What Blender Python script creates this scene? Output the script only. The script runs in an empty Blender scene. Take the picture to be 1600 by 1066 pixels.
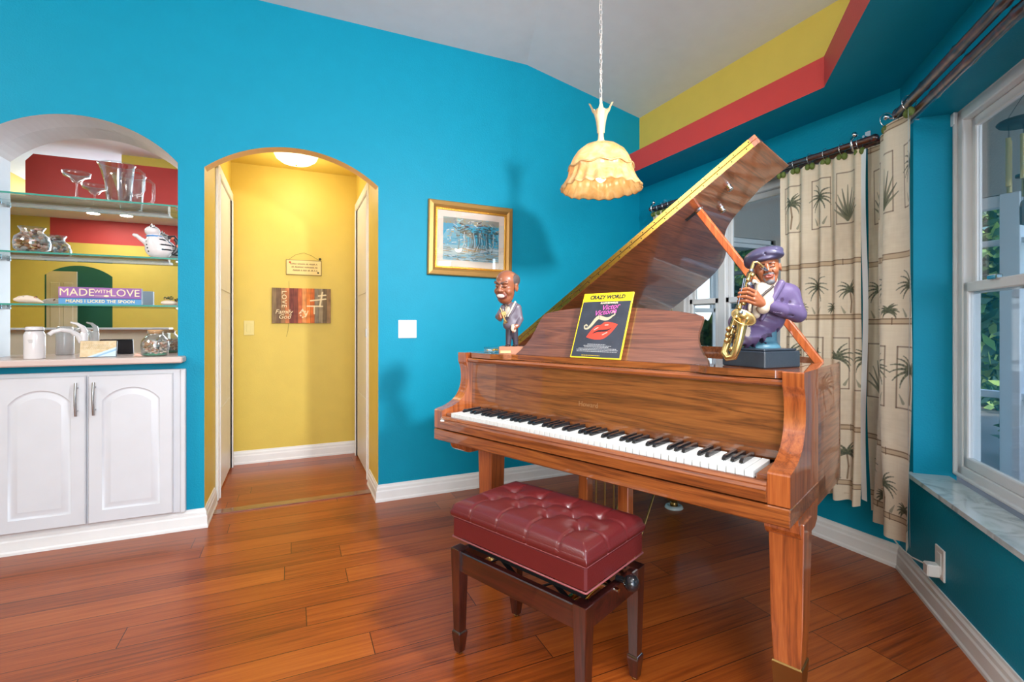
import bpy, math, random
import numpy as np
from mathutils import Vector, Matrix
random.seed(4); rng = np.random.default_rng(7)
PI = math.pi
sc = bpy.context.scene
COL = sc.collection

# ------------------------------------------------------------------ camera, world, lights, exposure
CAM_YAW = 0.422
cd = bpy.data.cameras.new('camera'); cam = bpy.data.objects.new('camera', cd); COL.objects.link(cam)
cd.sensor_width = 36.0; cd.lens = 766.15/1600*36; cd.shift_y = -25.7/1600; cd.clip_start = .02
cam.location = (0, 0, 1.09); cam.rotation_euler = (PI/2, 0, -CAM_YAW)
sc.camera = cam
vs = sc.view_settings
vs.view_transform = 'Standard'; vs.look = 'None'; vs.gamma = 1.0; vs.use_curve_mapping = False
vs.exposure = 0.48

wd = bpy.data.worlds.new('sky'); sc.world = wd; wd.use_nodes = True
nt = wd.node_tree; bg = nt.nodes['Background']
tc = nt.nodes.new('ShaderNodeTexCoord'); sp = nt.nodes.new('ShaderNodeSeparateXYZ'); cr = nt.nodes.new('ShaderNodeValToRGB')
nt.links.new(tc.outputs['Generated'], sp.inputs[0]); nt.links.new(sp.outputs[2], cr.inputs[0]); nt.links.new(cr.outputs[0], bg.inputs[0])
cr.color_ramp.elements[0].color = (.75, .82, .9, 1); cr.color_ramp.elements[1].color = (.35, .55, .95, 1)
bg.inputs[1].default_value = 4.2

def area(name, loc, rot, sx, sy, power, col=(1, 1, 1), spread=None):
    l = bpy.data.lights.new(name, 'AREA'); l.shape = 'RECTANGLE'; l.size = sx; l.size_y = sy; l.energy = power; l.color = col
    if spread: l.spread = spread
    o = bpy.data.objects.new(name, l); COL.objects.link(o); o.location = loc; o.rotation_euler = rot; return o
sun = bpy.data.lights.new('sun', 'SUN'); sun.energy = 3.0; sun.angle = .05; sun.color = (1, .95, .85)
so = bpy.data.objects.new('sun', sun); COL.objects.link(so); so.rotation_euler = (math.radians(38), 0, math.radians(215))
area('ceiling_bounce', (.1, -.6, 3.0), (0, 0, 0), 2.2, 2.0, 27, (.93, .97, 1))
area('room_fill', (-.6, -1.7, 1.45), (math.radians(98), 0, math.radians(-42)), 1.5, 1.2, 54, (.95, .98, 1))
area('room_fill', (-3.0, 1.2, 2.72), (math.radians(62), 0, math.radians(-92)), 1.4, .7, 38, (.95, .98, 1))
for kx_ in (-2.35, -2.0):
    l_ = area('kitchen_can', (kx_, -1.5, 2.53), (0, 0, 0), .13, .13, 5, (1, .96, .9)); l_.data.shape = 'DISK'
fl_ = area('bay_light', (1.27, .40, 2.03), (0, 0, 0), .13, .13, 17, (.97, .985, 1), 1.9); fl_.rotation_euler = Vector((-.6, 2.7, -1.15)).to_track_quat('-Z', 'Y').to_euler()

# ------------------------------------------------------------------ materials
MATS = {}
def mat(name, col=(.8, .8, .8), rough=.5, metal=0, coat=0, trans=0, ior=1.45, emit=None, estr=0, bump=None, sub=0, spec=.5, coat_rough=.03):
    if name in MATS: return MATS[name]
    m = bpy.data.materials.new(name); m.use_nodes = True; MATS[name] = m
    t = m.node_tree; b = t.nodes['Principled BSDF']
    b.inputs['Base Color'].default_value = (*col, 1); b.inputs['Roughness'].default_value = rough
    b.inputs['Metallic'].default_value = metal; b.inputs['IOR'].default_value = ior
    b.inputs['Coat Weight'].default_value = coat; b.inputs['Coat Roughness'].default_value = coat_rough
    b.inputs['Transmission Weight'].default_value = trans; b.inputs['Specular IOR Level'].default_value = spec
    if sub: b.inputs['Subsurface Weight'].default_value = sub
    if emit: b.inputs['Emission Color'].default_value = (*emit, 1); b.inputs['Emission Strength'].default_value = estr
    # slight procedural variation so that nothing is a flat tone
    tcn = t.nodes.new('ShaderNodeTexCoord'); nz = t.nodes.new('ShaderNodeTexNoise'); nz.inputs['Scale'].default_value = 9
    t.links.new(tcn.outputs['Object'], nz.inputs['Vector'])
    if not emit and not trans:
        mx = t.nodes.new('ShaderNodeMix'); mx.data_type = 'RGBA'
        mx.inputs[6].default_value = (*[c*.95 for c in col], 1); mx.inputs[7].default_value = (*[min(1, c*1.05) for c in col], 1)
        t.links.new(nz.outputs[0], mx.inputs[0]); t.links.new(mx.outputs[2], b.inputs['Base Color'])
    if bump:
        sca, st = bump; n2 = t.nodes.new('ShaderNodeTexNoise'); n2.inputs['Scale'].default_value = sca; n2.inputs['Detail'].default_value = 3
        t.links.new(tcn.outputs['Object'], n2.inputs['Vector'])
        bp = t.nodes.new('ShaderNodeBump'); bp.inputs['Strength'].default_value = st; bp.inputs['Distance'].default_value = .003
        t.links.new(n2.outputs[0], bp.inputs['Height']); t.links.new(bp.outputs[0], b.inputs['Normal'])
    return m

def wood(name, dark, mid, light, axis=0, scale=7, rough=.35, coat=1, stretch=9, coat_rough=.02, dist=4.0):
    m = bpy.data.materials.new(name); m.use_nodes = True; MATS[name] = m; t = m.node_tree; b = t.nodes['Principled BSDF']
    tcn = t.nodes.new('ShaderNodeTexCoord'); mp = t.nodes.new('ShaderNodeMapping')
    s = [stretch*.95]*3; s[axis] = .6; mp.inputs['Scale'].default_value = s
    t.links.new(tcn.outputs['Object'], mp.inputs['Vector'])
    n1 = t.nodes.new('ShaderNodeTexNoise'); n1.inputs['Scale'].default_value = scale*.28; n1.inputs['Detail'].default_value = 4; n1.inputs['Distortion'].default_value = dist*.25
    t.links.new(mp.outputs[0], n1.inputs['Vector'])
    mul = t.nodes.new('ShaderNodeMath'); mul.operation = 'MULTIPLY'; mul.inputs[1].default_value = scale*1.3; t.links.new(n1.outputs[0], mul.inputs[0])
    fr = t.nodes.new('ShaderNodeMath'); fr.operation = 'PINGPONG'; fr.inputs[1].default_value = 1; t.links.new(mul.outputs[0], fr.inputs[0])
    n2 = t.nodes.new('ShaderNodeTexNoise'); n2.inputs['Scale'].default_value = scale*3; n2.inputs['Detail'].default_value = 8
    t.links.new(mp.outputs[0], n2.inputs['Vector'])
    ad = t.nodes.new('ShaderNodeMix'); ad.data_type = 'FLOAT'; ad.inputs[0].default_value = .62
    t.links.new(fr.outputs[0], ad.inputs[2]); t.links.new(n2.outputs[0], ad.inputs[3])
    r = t.nodes.new('ShaderNodeValToRGB'); e = r.color_ramp.elements
    e[0].position = .22; e[0].color = (*dark, 1); e[1].position = .8; e[1].color = (*light, 1); e2 = r.color_ramp.elements.new(.48); e2.color = (*mid, 1)
    t.links.new(ad.outputs[0], r.inputs[0]); t.links.new(r.outputs[0], b.inputs['Base Color'])
    b.inputs['Roughness'].default_value = rough; b.inputs['Coat Weight'].default_value = coat; b.inputs['Coat Roughness'].default_value = coat_rough; b.inputs['Coat IOR'].default_value = 1.85
    return m

def vcol(name, rough=.6, coat=0, bump=None, trans=0, metal=0):
    m = bpy.data.materials.new(name); m.use_nodes = True; t = m.node_tree; b = t.nodes['Principled BSDF']
    a = t.nodes.new('ShaderNodeVertexColor'); a.layer_name = 'paint'; t.links.new(a.outputs[0], b.inputs['Base Color'])
    b.inputs['Roughness'].default_value = rough; b.inputs['Coat Weight'].default_value = coat; b.inputs['Metallic'].default_value = metal
    if bump:
        tcn = t.nodes.new('ShaderNodeTexCoord'); n2 = t.nodes.new('ShaderNodeTexNoise'); n2.inputs['Scale'].default_value = bump[0]
        t.links.new(tcn.outputs['Object'], n2.inputs['Vector']); bp = t.nodes.new('ShaderNodeBump'); bp.inputs['Strength'].default_value = bump[1]; bp.inputs['Distance'].default_value = .002
        t.links.new(n2.outputs[0], bp.inputs['Height']); t.links.new(bp.outputs[0], b.inputs['Normal'])
    if trans:
        out = t.nodes['Material Output']; tr = t.nodes.new('ShaderNodeBsdfTranslucent'); mx = t.nodes.new('ShaderNodeMixShader'); mx.inputs[0].default_value = trans
        t.links.new(a.outputs[0], tr.inputs[0]); t.links.new(b.outputs[0], mx.inputs[1]); t.links.new(tr.outputs[0], mx.inputs[2]); t.links.new(mx.outputs[0], out.inputs[0])
    return m

def thin_glass(name, tint=(1, 1, 1), gloss=1.0, blend=.12, rough=0.0, extra=.0):
    m = bpy.data.materials.new(name); m.use_nodes = True; t = m.node_tree; t.nodes.clear()
    out = t.nodes.new('ShaderNodeOutputMaterial'); tr = t.nodes.new('ShaderNodeBsdfTransparent'); gl = t.nodes.new('ShaderNodeBsdfGlossy')
    tr.inputs[0].default_value = (*tint, 1); gl.inputs['Roughness'].default_value = rough
    lw0 = t.nodes.new('ShaderNodeLayerWeight'); lw0.inputs[0].default_value = .5
    lw = t.nodes.new('ShaderNodeMath'); lw.operation = 'POWER'; lw.inputs[1].default_value = 3.0; t.links.new(lw0.outputs['Facing'], lw.inputs[0])
    ml = t.nodes.new('ShaderNodeMath'); ml.operation = 'MULTIPLY_ADD'; ml.inputs[1].default_value = gloss; ml.inputs[2].default_value = extra; ml.use_clamp = True
    t.links.new(lw.outputs[0], ml.inputs[0]); mx = t.nodes.new('ShaderNodeMixShader')
    t.links.new(ml.outputs[0], mx.inputs[0]); t.links.new(tr.outputs[0], mx.inputs[1]); t.links.new(gl.outputs[0], mx.inputs[2]); t.links.new(mx.outputs[0], out.inputs[0])
    return m

def lin(r, g, b):
    return tuple(((c/255)/12.92 if c/255 <= .04045 else ((c/255+.055)/1.055)**2.4) for c in (r, g, b))

TEAL = mat('teal_paint', lin(0, 142, 172), .5, spec=.25, bump=(130, .35))
YEL = mat('yellow_paint', lin(220, 192, 84), .5, bump=(130, .2))
RED = mat('red_paint', lin(196, 62, 56), .5, bump=(130, .35))
SALMON = mat('arch_soffit_paint', lin(246, 206, 156), .5)
CEIL = mat('ceiling_paint', lin(224, 224, 227), .8, bump=(60, .2))
WHITE = mat('white_enamel', lin(214, 214, 217), .3)
TRIMW = mat('white_trim', lin(236, 235, 232), .35)
VINYL = mat('white_vinyl', lin(226, 228, 230), .35)
CREAM = mat('cream_paint', lin(225, 212, 190), .5)
WALN = wood('walnut_lacquer', lin(90, 42, 18), lin(136, 70, 30), lin(164, 92, 42), axis=0, stretch=14)
WALNZ = wood('walnut_lacquer_vertical', lin(118, 56, 26), lin(158, 80, 36), lin(182, 100, 48), axis=2, dist=1.2, stretch=14)
WALND = wood('walnut_lacquer_dark', lin(82, 34, 18), lin(122, 58, 32), lin(150, 82, 52), axis=0)
WALNP = wood('walnut_lacquer_desk', lin(78, 42, 30), lin(108, 60, 42), lin(128, 76, 54), axis=0, rough=.4, stretch=13)
WALNY = wood('walnut_lacquer_side', lin(88, 44, 24), lin(130, 68, 36), lin(158, 88, 50), axis=1, stretch=13)
MAHOG = wood('mahogany_lacquer', lin(22, 6, 6), lin(44, 13, 11), lin(68, 22, 17), axis=0, coat_rough=.06)
LEATH = mat('burgundy_leather', lin(98, 28, 30), .36, coat=.4, bump=(260, .18), coat_rough=.18)
BLACK = mat('black_lacquer', (.012, .012, .014), .25, coat=.6)
BLACKM = mat('black_metal', (.02, .02, .022), .4, metal=.6)
IVORY = mat('white_key_plastic', lin(222, 222, 218), .22)
BRASS = mat('brass', lin(196, 150, 70), .25, metal=1)
BRASSD = mat('aged_brass', lin(160, 130, 80), .35, metal=1)
CHROME = mat('chrome', (.75, .76, .78), .12, metal=1)
NICKEL = mat('brushed_nickel', (.45, .45, .45), .35, metal=1)
GOLDP = mat('gold_plate_paint', lin(150, 110, 50), .35, metal=.7)
DARKROD = wood('dark_bamboo', lin(22, 8, 6), lin(60, 18, 12), lin(110, 40, 22), axis=0, coat_rough=.08, stretch=4)
GREYST = mat('grey_stucco', lin(178, 172, 166), .9, bump=(50, .6))
MIRROR = mat('mirror_silver', (.92, .93, .93), .0, metal=1)
GLASS = thin_glass('window_glass', (.93, .96, .97), .6, extra=.02)
SHELFG = thin_glass('shelf_glass', (.86, .95, .93), .9, extra=.03)
SHELFE = mat('shelf_glass_edge', lin(70, 150, 135), .15, emit=None)
CLEARG = mat('clear_glass', (1, 1, 1), .0, trans=1, ior=1.45)

# ------------------------------------------------------------------ mesh helpers
class MB:
    def __init__(s): s.v = []; s.f = []; s.m = []; s.sm = []; s.mats = []
    def mi(s, mt):
        if mt not in s.mats: s.mats.append(mt)
        return s.mats.index(mt)
    def add(s, vs_, fs, mt, smooth=False, M=None):
        k = len(s.v)
        for p in vs_:
            p = Vector(p)
            s.v.append(tuple(M @ p) if M is not None else tuple(p))
        i = s.mi(mt)
        for f in fs: s.f.append(tuple(a+k for a in f)); s.m.append(i); s.sm.append(smooth)
        return s
    def box(s, x0, x1, y0, y1, z0, z1, mt, M=None, bev=0):
        if bev > 0:
            b = min(bev, (x1-x0)/2.01, (y1-y0)/2.01, (z1-z0)/2.01)
            # chamfered box: 24 vertices
            P = []; 
            for sx in (0, 1):
                for sy in (0, 1):
                    for sz in (0, 1):
                        X = (x0, x1)[sx]; Y = (y0, y1)[sy]; Zz = (z0, z1)[sz]; dx = b*(1-2*sx); dy = b*(1-2*sy); dz = b*(1-2*sz)
                        P += [(X, Y+dy, Zz+dz), (X+dx, Y, Zz+dz), (X+dx, Y+dy, Zz)]
            def c(sx, sy, sz, a): return (sx*4+sy*2+sz)*3+a
            F = []
            for a, k in ((0, 0), (0, 1)): F.append([c(k, 0, 0, 0), c(k, 1, 0, 0), c(k, 1, 1, 0), c(k, 0, 1, 0)][::(1 if k else -1)])
            for k in (0, 1): F.append([c(0, k, 0, 1), c(1, k, 0, 1), c(1, k, 1, 1), c(0, k, 1, 1)][::(-1 if k else 1)])
            for k in (0, 1): F.append([c(0, 0, k, 2), c(1, 0, k, 2), c(1, 1, k, 2), c(0, 1, k, 2)][::(1 if k else -1)])
            for sx in (0, 1):
                for sy in (0, 1):
                    F.append([c(sx, sy, 0, 0), c(sx, sy, 1, 0), c(sx, sy, 1, 1), c(sx, sy, 0, 1)])
            for sx in (0, 1):
                for sz in (0, 1):
                    F.append([c(sx, 0, sz, 0), c(sx, 1, sz, 0), c(sx, 1, sz, 2), c(sx, 0, sz, 2)])
            for sy in (0, 1):
                for sz in (0, 1):
                    F.append([c(0, sy, sz, 1), c(1, sy, sz, 1), c(1, sy, sz, 2), c(0, sy, sz, 2)])
            for sx in (0, 1):
                for sy in (0, 1):
                    for sz in (0, 1): F.append([c(sx, sy, sz, 0), c(sx, sy, sz, 1), c(sx, sy, sz, 2)])
            # orient outward
            cen = Vector(((x0+x1)/2, (y0+y1)/2, (z0+z1)/2)); G = []
            for f in F:
                p = [Vector(P[i]) for i in f]; n = (p[1]-p[0]).cross(p[2]-p[0]); m_ = sum(p, Vector())/len(p)-cen
                G.append(f if n.dot(m_) > 0 else f[::-1])
            return s.add(P, G, mt, False, M)
        V = [(x0, y0, z0), (x1, y0, z0), (x1, y1, z0), (x0, y1, z0), (x0, y0, z1), (x1, y0, z1), (x1, y1, z1), (x0, y1, z1)]
        return s.add(V, [(0, 3, 2, 1), (4, 5, 6, 7), (0, 1, 5, 4), (1, 2, 6, 5), (2, 3, 7, 6), (3, 0, 4, 7)], mt, False, M)
    def prism(s, poly, a, b, mt, axis='z', smooth=False, M=None, mcap=None):
        n = len(poly); V = []
        for t in (a, b):
            for (u, w_) in poly:
                V.append({'z': (u, w_, t), 'y': (u, t, w_), 'x': (t, u, w_)}[axis])
        sides = [(i, (i+1) % n, n+(i+1) % n, n+i) for i in range(n)]
        s.add(V, sides, mt, smooth, M); s.add(V, [tuple(range(n))[::-1], tuple(range(n, 2*n))], mcap or mt, False, M)
        return s
    def tube(s, pts, r, mt, seg=10, caps=True, M=None, closed=False):
        pts = [Vector(p) for p in pts]; n = len(pts); rr = r if isinstance(r, (list, tuple)) else [r]*n
        V = []; up = None
        for i, p in enumerate(pts):
            if closed: t = (pts[(i+1) % n]-pts[i-1]).normalized()
            else: t = (pts[min(i+1, n-1)]-pts[max(i-1, 0)]).normalized()
            if up is None: up = t.orthogonal().normalized()
            up = (up-t*up.dot(t)); up = up.normalized() if up.length > 1e-6 else t.orthogonal().normalized()
            q_ = t.cross(up)
            for k in range(seg):
                a = 2*PI*k/seg; V.append(p+(up*math.cos(a)+q_*math.sin(a))*rr[i])
        F = []
        for i in range(n if closed else n-1):
            j = (i+1) % n
            for k in range(seg):
                k2 = (k+1) % seg; F.append((i*seg+k, i*seg+k2, j*seg+k2, j*seg+k))
        s.add(V, F, mt, True, M)
        if caps and not closed: s.add(V, [tuple(range(seg))[::-1], tuple(range((n-1)*seg, n*seg))], mt, False, M)
        return s
    def lathe(s, prof, mt, seg=32, M=None, fn=None, smooth=True):
        V = []; n = len(prof)
        for (r, z) in prof:
            for k in range(seg):
                a = 2*PI*k/seg; R, Z_ = (fn(r, z, a) if fn else (r, z)); V.append((R*math.cos(a), R*math.sin(a), Z_))
        F = [(i*seg+k, i*seg+(k+1) % seg, (i+1)*seg+(k+1) % seg, (i+1)*seg+k) for i in range(n-1) for k in range(seg)]
        return s.add(V, F, mt, smooth, M)
    def ball(s, c, r, mt, seg=16, rings=10, M=None):
        rx, ry, rz = r if isinstance(r, (tuple, list)) else (r, r, r)
        V = []; 
        for i in range(rings+1):
            t = PI*i/rings
            for k in range(seg):
                a = 2*PI*k/seg; V.append((c[0]+rx*math.sin(t)*math.cos(a), c[1]+ry*math.sin(t)*math.sin(a), c[2]+rz*math.cos(t)))
        F = [(i*seg+k, (i+1)*seg+k, (i+1)*seg+(k+1) % seg, i*seg+(k+1) % seg) for i in range(rings) for k in range(seg)]
        return s.add(V, F, mt, True, M)
    def grid(s, P, nu, nv, mt, smooth=True, M=None):
        F = [(i*nv+j, (i+1)*nv+j, (i+1)*nv+j+1, i*nv+j+1) for i in range(nu-1) for j in range(nv-1)]
        return s.add(P, F, mt, smooth, M)
    def build(s, name, parent=None, loc=None, rz=None, **tags):
        me = bpy.data.meshes.new(name); me.from_pydata(s.v, [], s.f)
        for m_ in s.mats: me.materials.append(m_)
        me.polygons.foreach_set('material_index', s.m); me.polygons.foreach_set('use_smooth', s.sm); me.update()
        return link(name, me, parent, loc, rz, **tags)

def link(name, me, parent=None, loc=None, rz=None, **tags):
    o = bpy.data.objects.new(name, me); COL.objects.link(o)
    if parent: o.parent = parent
    if loc is not None: o.location = loc
    if rz is not None: o.rotation_euler = (0, 0, rz)
    for k, v in tags.items(): o[k] = v
    return o
def thing(name, label, cat, loc=(0, 0, 0), rz=0, group=None):
    o = bpy.data.objects.new(name, None); COL.objects.link(o); o.location = loc; o.rotation_euler = (0, 0, rz); o.empty_display_size = .1
    o['label'] = label; o['category'] = cat
    if group: o['group'] = group
    return o
def struct(name, loc=(0, 0, 0), rz=0):
    o = bpy.data.objects.new(name, None); COL.objects.link(o); o.location = loc; o.rotation_euler = (0, 0, rz); o['kind'] = 'structure'; return o
S = dict(kind='structure')

def fast_mesh(name, V, Q, mts, mi=None, smooth=True, cols=None):
    me = bpy.data.meshes.new(name); V = np.asarray(V, np.float32); Q = np.asarray(Q, np.int32); k = Q.shape[1]
    me.vertices.add(len(V)); me.vertices.foreach_set('co', V.ravel())
    me.loops.add(Q.size); me.loops.foreach_set('vertex_index', Q.ravel())
    me.polygons.add(len(Q)); me.polygons.foreach_set('loop_start', np.arange(0, Q.size, k, dtype=np.int32)); me.polygons.foreach_set('loop_total', np.full(len(Q), k, np.int32))
    for m_ in mts: me.materials.append(m_)
    if mi is not None: me.polygons.foreach_set('material_index', np.asarray(mi, np.int32))
    me.polygons.foreach_set('use_smooth', np.full(len(Q), smooth))
    if cols is not None:
        a = me.color_attributes.new('paint', 'FLOAT_COLOR', 'POINT'); c = np.ones((len(V), 4), np.float32); c[:, :3] = cols; a.data.foreach_set('color', c.ravel())
    me.update(calc_edges=True); me.validate(); return me

def sheet(name, nu, nv, pos, colour, mt, parent=None, loc=None, rz=None, **tags):
    """painted sheet: pos(u,v)->xyz arrays, colour (nv,nu,3) sampled row 0 = v 0"""
    u, v = np.meshgrid(np.linspace(0, 1, nu), np.linspace(0, 1, nv)); P = np.stack(pos(u, v), -1).reshape(-1, 3)
    i, j = np.meshgrid(np.arange(nu-1), np.arange(nv-1)); a = (j*nu+i).ravel(); Q = np.stack([a, a+1, a+nu+1, a+nu], 1)
    me = fast_mesh(name, P, Q, [mt], cols=colour.reshape(-1, 3)); return link(name, me, parent, loc, rz, **tags)

def text_mb(mb, s_, size, mt, M, ext=.0006, align='CENTER', shear=0, space=1.0, bold=0):
    cu = bpy.data.curves.new('t', 'FONT'); cu.body = s_; cu.size = size; cu.extrude = ext; cu.align_x = align; cu.align_y = 'CENTER'; cu.resolution_u = 3; cu.shear = shear
    cu.space_character = space; cu.offset = bold
    o = bpy.data.objects.new('t', cu); COL.objects.link(o); dg = bpy.context.evaluated_depsgraph_get(); me = o.evaluated_get(dg).to_mesh()
    mb.add([v.co[:] for v in me.vertices], [tuple(p.vertices) for p in me.polygons], mt, False, M)
    o.evaluated_get(dg).to_mesh_clear(); bpy.data.objects.remove(o); bpy.data.curves.remove(cu)

# painter: canvas row 0 = bottom, coordinates in metres-like units
class Canvas:
    def __init__(s, w, h, nx, ny, col):
        s.w, s.h, s.nx, s.ny = w, h, nx, ny; s.c = np.ones((ny, nx, 3))*np.array(col); x, y = np.meshgrid(np.linspace(0, w, nx), np.linspace(0, h, ny)); s.x, s.y = x, y
    def blend(s, m, col): s.c = s.c*(1-m[..., None])+np.array(col)*m[..., None]
    def win(s, x0, x1, y0, y1):
        i0 = max(0, int(x0/s.w*s.nx)-2); i1 = min(s.nx, int(x1/s.w*s.nx)+3); j0 = max(0, int(y0/s.h*s.ny)-2); j1 = min(s.ny, int(y1/s.h*s.ny)+3)
        return slice(j0, max(j0, j1)), slice(i0, max(i0, i1))
    def line(s, a, b, r, col, al=1.0, r2=None):
        r2 = r if r2 is None else r2; m = max(r, r2)+s.w/s.nx*2; W_ = s.win(min(a[0], b[0])-m, max(a[0], b[0])+m, min(a[1], b[1])-m, max(a[1], b[1])+m)
        x, y = s.x[W_], s.y[W_]
        if x.size == 0: return
        dx, dy = b[0]-a[0], b[1]-a[1]; L = dx*dx+dy*dy+1e-12; t = np.clip(((x-a[0])*dx+(y-a[1])*dy)/L, 0, 1)
        d = np.hypot(x-a[0]-t*dx, y-a[1]-t*dy); rr = r+(r2-r)*t; px = s.w/s.nx; m_ = np.clip((rr-d)/px+.5, 0, 1)*al
        s.c[W_] = s.c[W_]*(1-m_[..., None])+np.array(col)*m_[..., None]
    def path(s, pts, r, col, al=1.0):
        for a, b in zip(pts[:-1], pts[1:]): s.line(a, b, r, col, al)
    def rect(s, x0, x1, y0, y1, col, al=1.0):
        m_ = ((s.x >= x0) & (s.x <= x1) & (s.y >= y0) & (s.y <= y1)).astype(float)*al; s.blend(m_, col)
    def ell(s, cx, cy, rx, ry, col, al=1.0, rot=0):
        dx, dy = s.x-cx, s.y-cy; c_, s_ = math.cos(rot), math.sin(rot); u = (dx*c_+dy*s_)/rx; v = (-dx*s_+dy*c_)/ry
        s.blend(np.clip((1-np.hypot(u, v))*min(rx, ry)/(s.w/s.nx)+.5, 0, 1)*al, col)
    def noise(s, amp, sx, sy, seed=0):
        r_ = np.random.default_rng(seed); kx, ky = max(2, int(s.w/sx)+2), max(2, int(s.h/sy)+2); g = r_.random((ky, kx))
        fx = s.x/s.w*(kx-1.001); fy = s.y/s.h*(ky-1.001); i = fx.astype(int); j = fy.astype(int); fx -= i; fy -= j
        n = g[j, i]*(1-fx)*(1-fy)+g[j, i+1]*fx*(1-fy)+g[j+1, i]*(1-fx)*fy+g[j+1, i+1]*fx*fy
        return (n-.5)*amp

# ------------------------------------------------------------------ room shell
YA = 3.09; XB = 2.48; YC = 1.289; Q2 = math.sqrt(.5)
RUP = 3.9
def flat(name, poly, mt, **k): return MB().add(poly, [tuple(range(len(poly)))], mt).build(name, **k)

# floor: planks running along x
def floor_mat():
    m = bpy.data.materials.new('bamboo_plank_floor'); m.use_nodes = True; t = m.node_tree; b = t.nodes['Principled BSDF']
    tcn = t.nodes.new('ShaderNodeTexCoord'); br = t.nodes.new('ShaderNodeTexBrick'); br.offset = .37; br.offset_frequency = 2
    br.inputs['Scale'].default_value = 1; br.inputs['Brick Width'].default_value = 1.25; br.inputs['Row Height'].default_value = .128
    br.inputs['Mortar Size'].default_value = .0016; br.inputs['Mortar Smooth'].default_value = .2; br.inputs['Bias'].default_value = 0
    br.inputs['Color1'].default_value = (0, 0, 0, 1); br.inputs['Color2'].default_value = (1, 1, 1, 1); br.inputs['Mortar'].default_value = (.5, .5, .5, 1)
    br.offset = 0
    sx_ = t.nodes.new('ShaderNodeSeparateXYZ'); t.links.new(tcn.outputs['Object'], sx_.inputs[0])
    def mth(op, a, v): n_ = t.nodes.new('ShaderNodeMath'); n_.operation = op; t.links.new(a, n_.inputs[0]); n_.inputs[1].default_value = v; return n_.outputs[0]
    rowf = mth('FLOOR', mth('DIVIDE', sx_.outputs[1], .128), 0); wn = t.nodes.new('ShaderNodeTexWhiteNoise'); wn.noise_dimensions = '1D'; t.links.new(rowf, wn.inputs['W'])
    ad_ = t.nodes.new('ShaderNodeMath'); ad_.operation = 'ADD'; t.links.new(mth('MULTIPLY', wn.outputs[0], 1.25), ad_.inputs[0]); t.links.new(sx_.outputs[0], ad_.inputs[1])
    cb_ = t.nodes.new('ShaderNodeCombineXYZ'); t.links.new(ad_.outputs[0], cb_.inputs[0]); t.links.new(sx_.outputs[1], cb_.inputs[1]); t.links.new(cb_.outputs[0], br.inputs['Vector'])
    mp = t.nodes.new('ShaderNodeMapping'); mp.inputs['Scale'].default_value = (1.5, 48, 1); t.links.new(tcn.outputs['Object'], mp.inputs['Vector'])
    sep = t.nodes.new('ShaderNodeSeparateColor'); t.links.new(br.outputs[0], sep.inputs[0])
    ofs = t.nodes.new('ShaderNodeVectorMath'); ofs.operation = 'ADD'; t.links.new(mp.outputs[0], ofs.inputs[0])
    cx = t.nodes.new('ShaderNodeCombineXYZ'); ml = t.nodes.new('ShaderNodeMath'); ml.operation = 'MULTIPLY'; ml.inputs[1].default_value = 17; t.links.new(sep.outputs[0], ml.inputs[0]); t.links.new(ml.outputs[0], cx.inputs[0]); t.links.new(ml.outputs[0], cx.inputs[2]); t.links.new(cx.outputs[0], ofs.inputs[1])
    n1 = t.nodes.new('ShaderNodeTexNoise'); n1.inputs['Scale'].default_value = 1.6; n1.inputs['Detail'].default_value = 7; n1.inputs['Roughness'].default_value = .68; n1.inputs['Distortion'].default_value = .5
    t.links.new(ofs.outputs[0], n1.inputs['Vector'])
    mx = t.nodes.new('ShaderNodeMix'); mx.data_type = 'FLOAT'; mx.inputs[0].default_value = .18; t.links.new(n1.outputs[0], mx.inputs[2]); t.links.new(sep.outputs[0], mx.inputs[3])
    r = t.nodes.new('ShaderNodeValToRGB'); e = r.color_ramp.elements
    e[0].position = .22; e[0].color = (*lin(84, 36, 12), 1); e[1].position = .75; e[1].color = (*lin(186, 98, 36), 1); q_ = e.new(.47); q_.color = (*lin(154, 71, 23), 1)
    t.links.new(mx.outputs[0], r.inputs[0])
    m2 = t.nodes.new('ShaderNodeMix'); m2.data_type = 'RGBA'; t.links.new(br.outputs[1], m2.inputs[0]); t.links.new(r.outputs[0], m2.inputs[6]); m2.inputs[7].default_value = (*lin(64, 28, 14), 1)
    t.links.new(m2.outputs[2], b.inputs['Base Color'])
    b.inputs['Roughness'].default_value = .3; b.inputs['Coat Weight'].default_value = .2; b.inputs['Coat Roughness'].default_value = .16; b.inputs['Specular IOR Level'].default_value = .22
    bp = t.nodes.new('ShaderNodeBump'); bp.inputs['Strength'].default_value = .12; bp.inputs['Distance'].default_value = .002; bp.invert = True
    t.links.new(br.outputs[1], bp.inputs['Height']); t.links.new(bp.outputs[0], b.inputs['Normal'])
    return m
FLOOR = floor_mat()
MB().box(-3.7, 2.9, -3.5, 4.6, -.08, 0, FLOOR).build('floor', **S)
MB().box(-.425, .5, 3.255, 3.33, 0, .006, WALND, bev=.002).build('trim_1', **S)      # threshold strip under the arch

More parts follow.
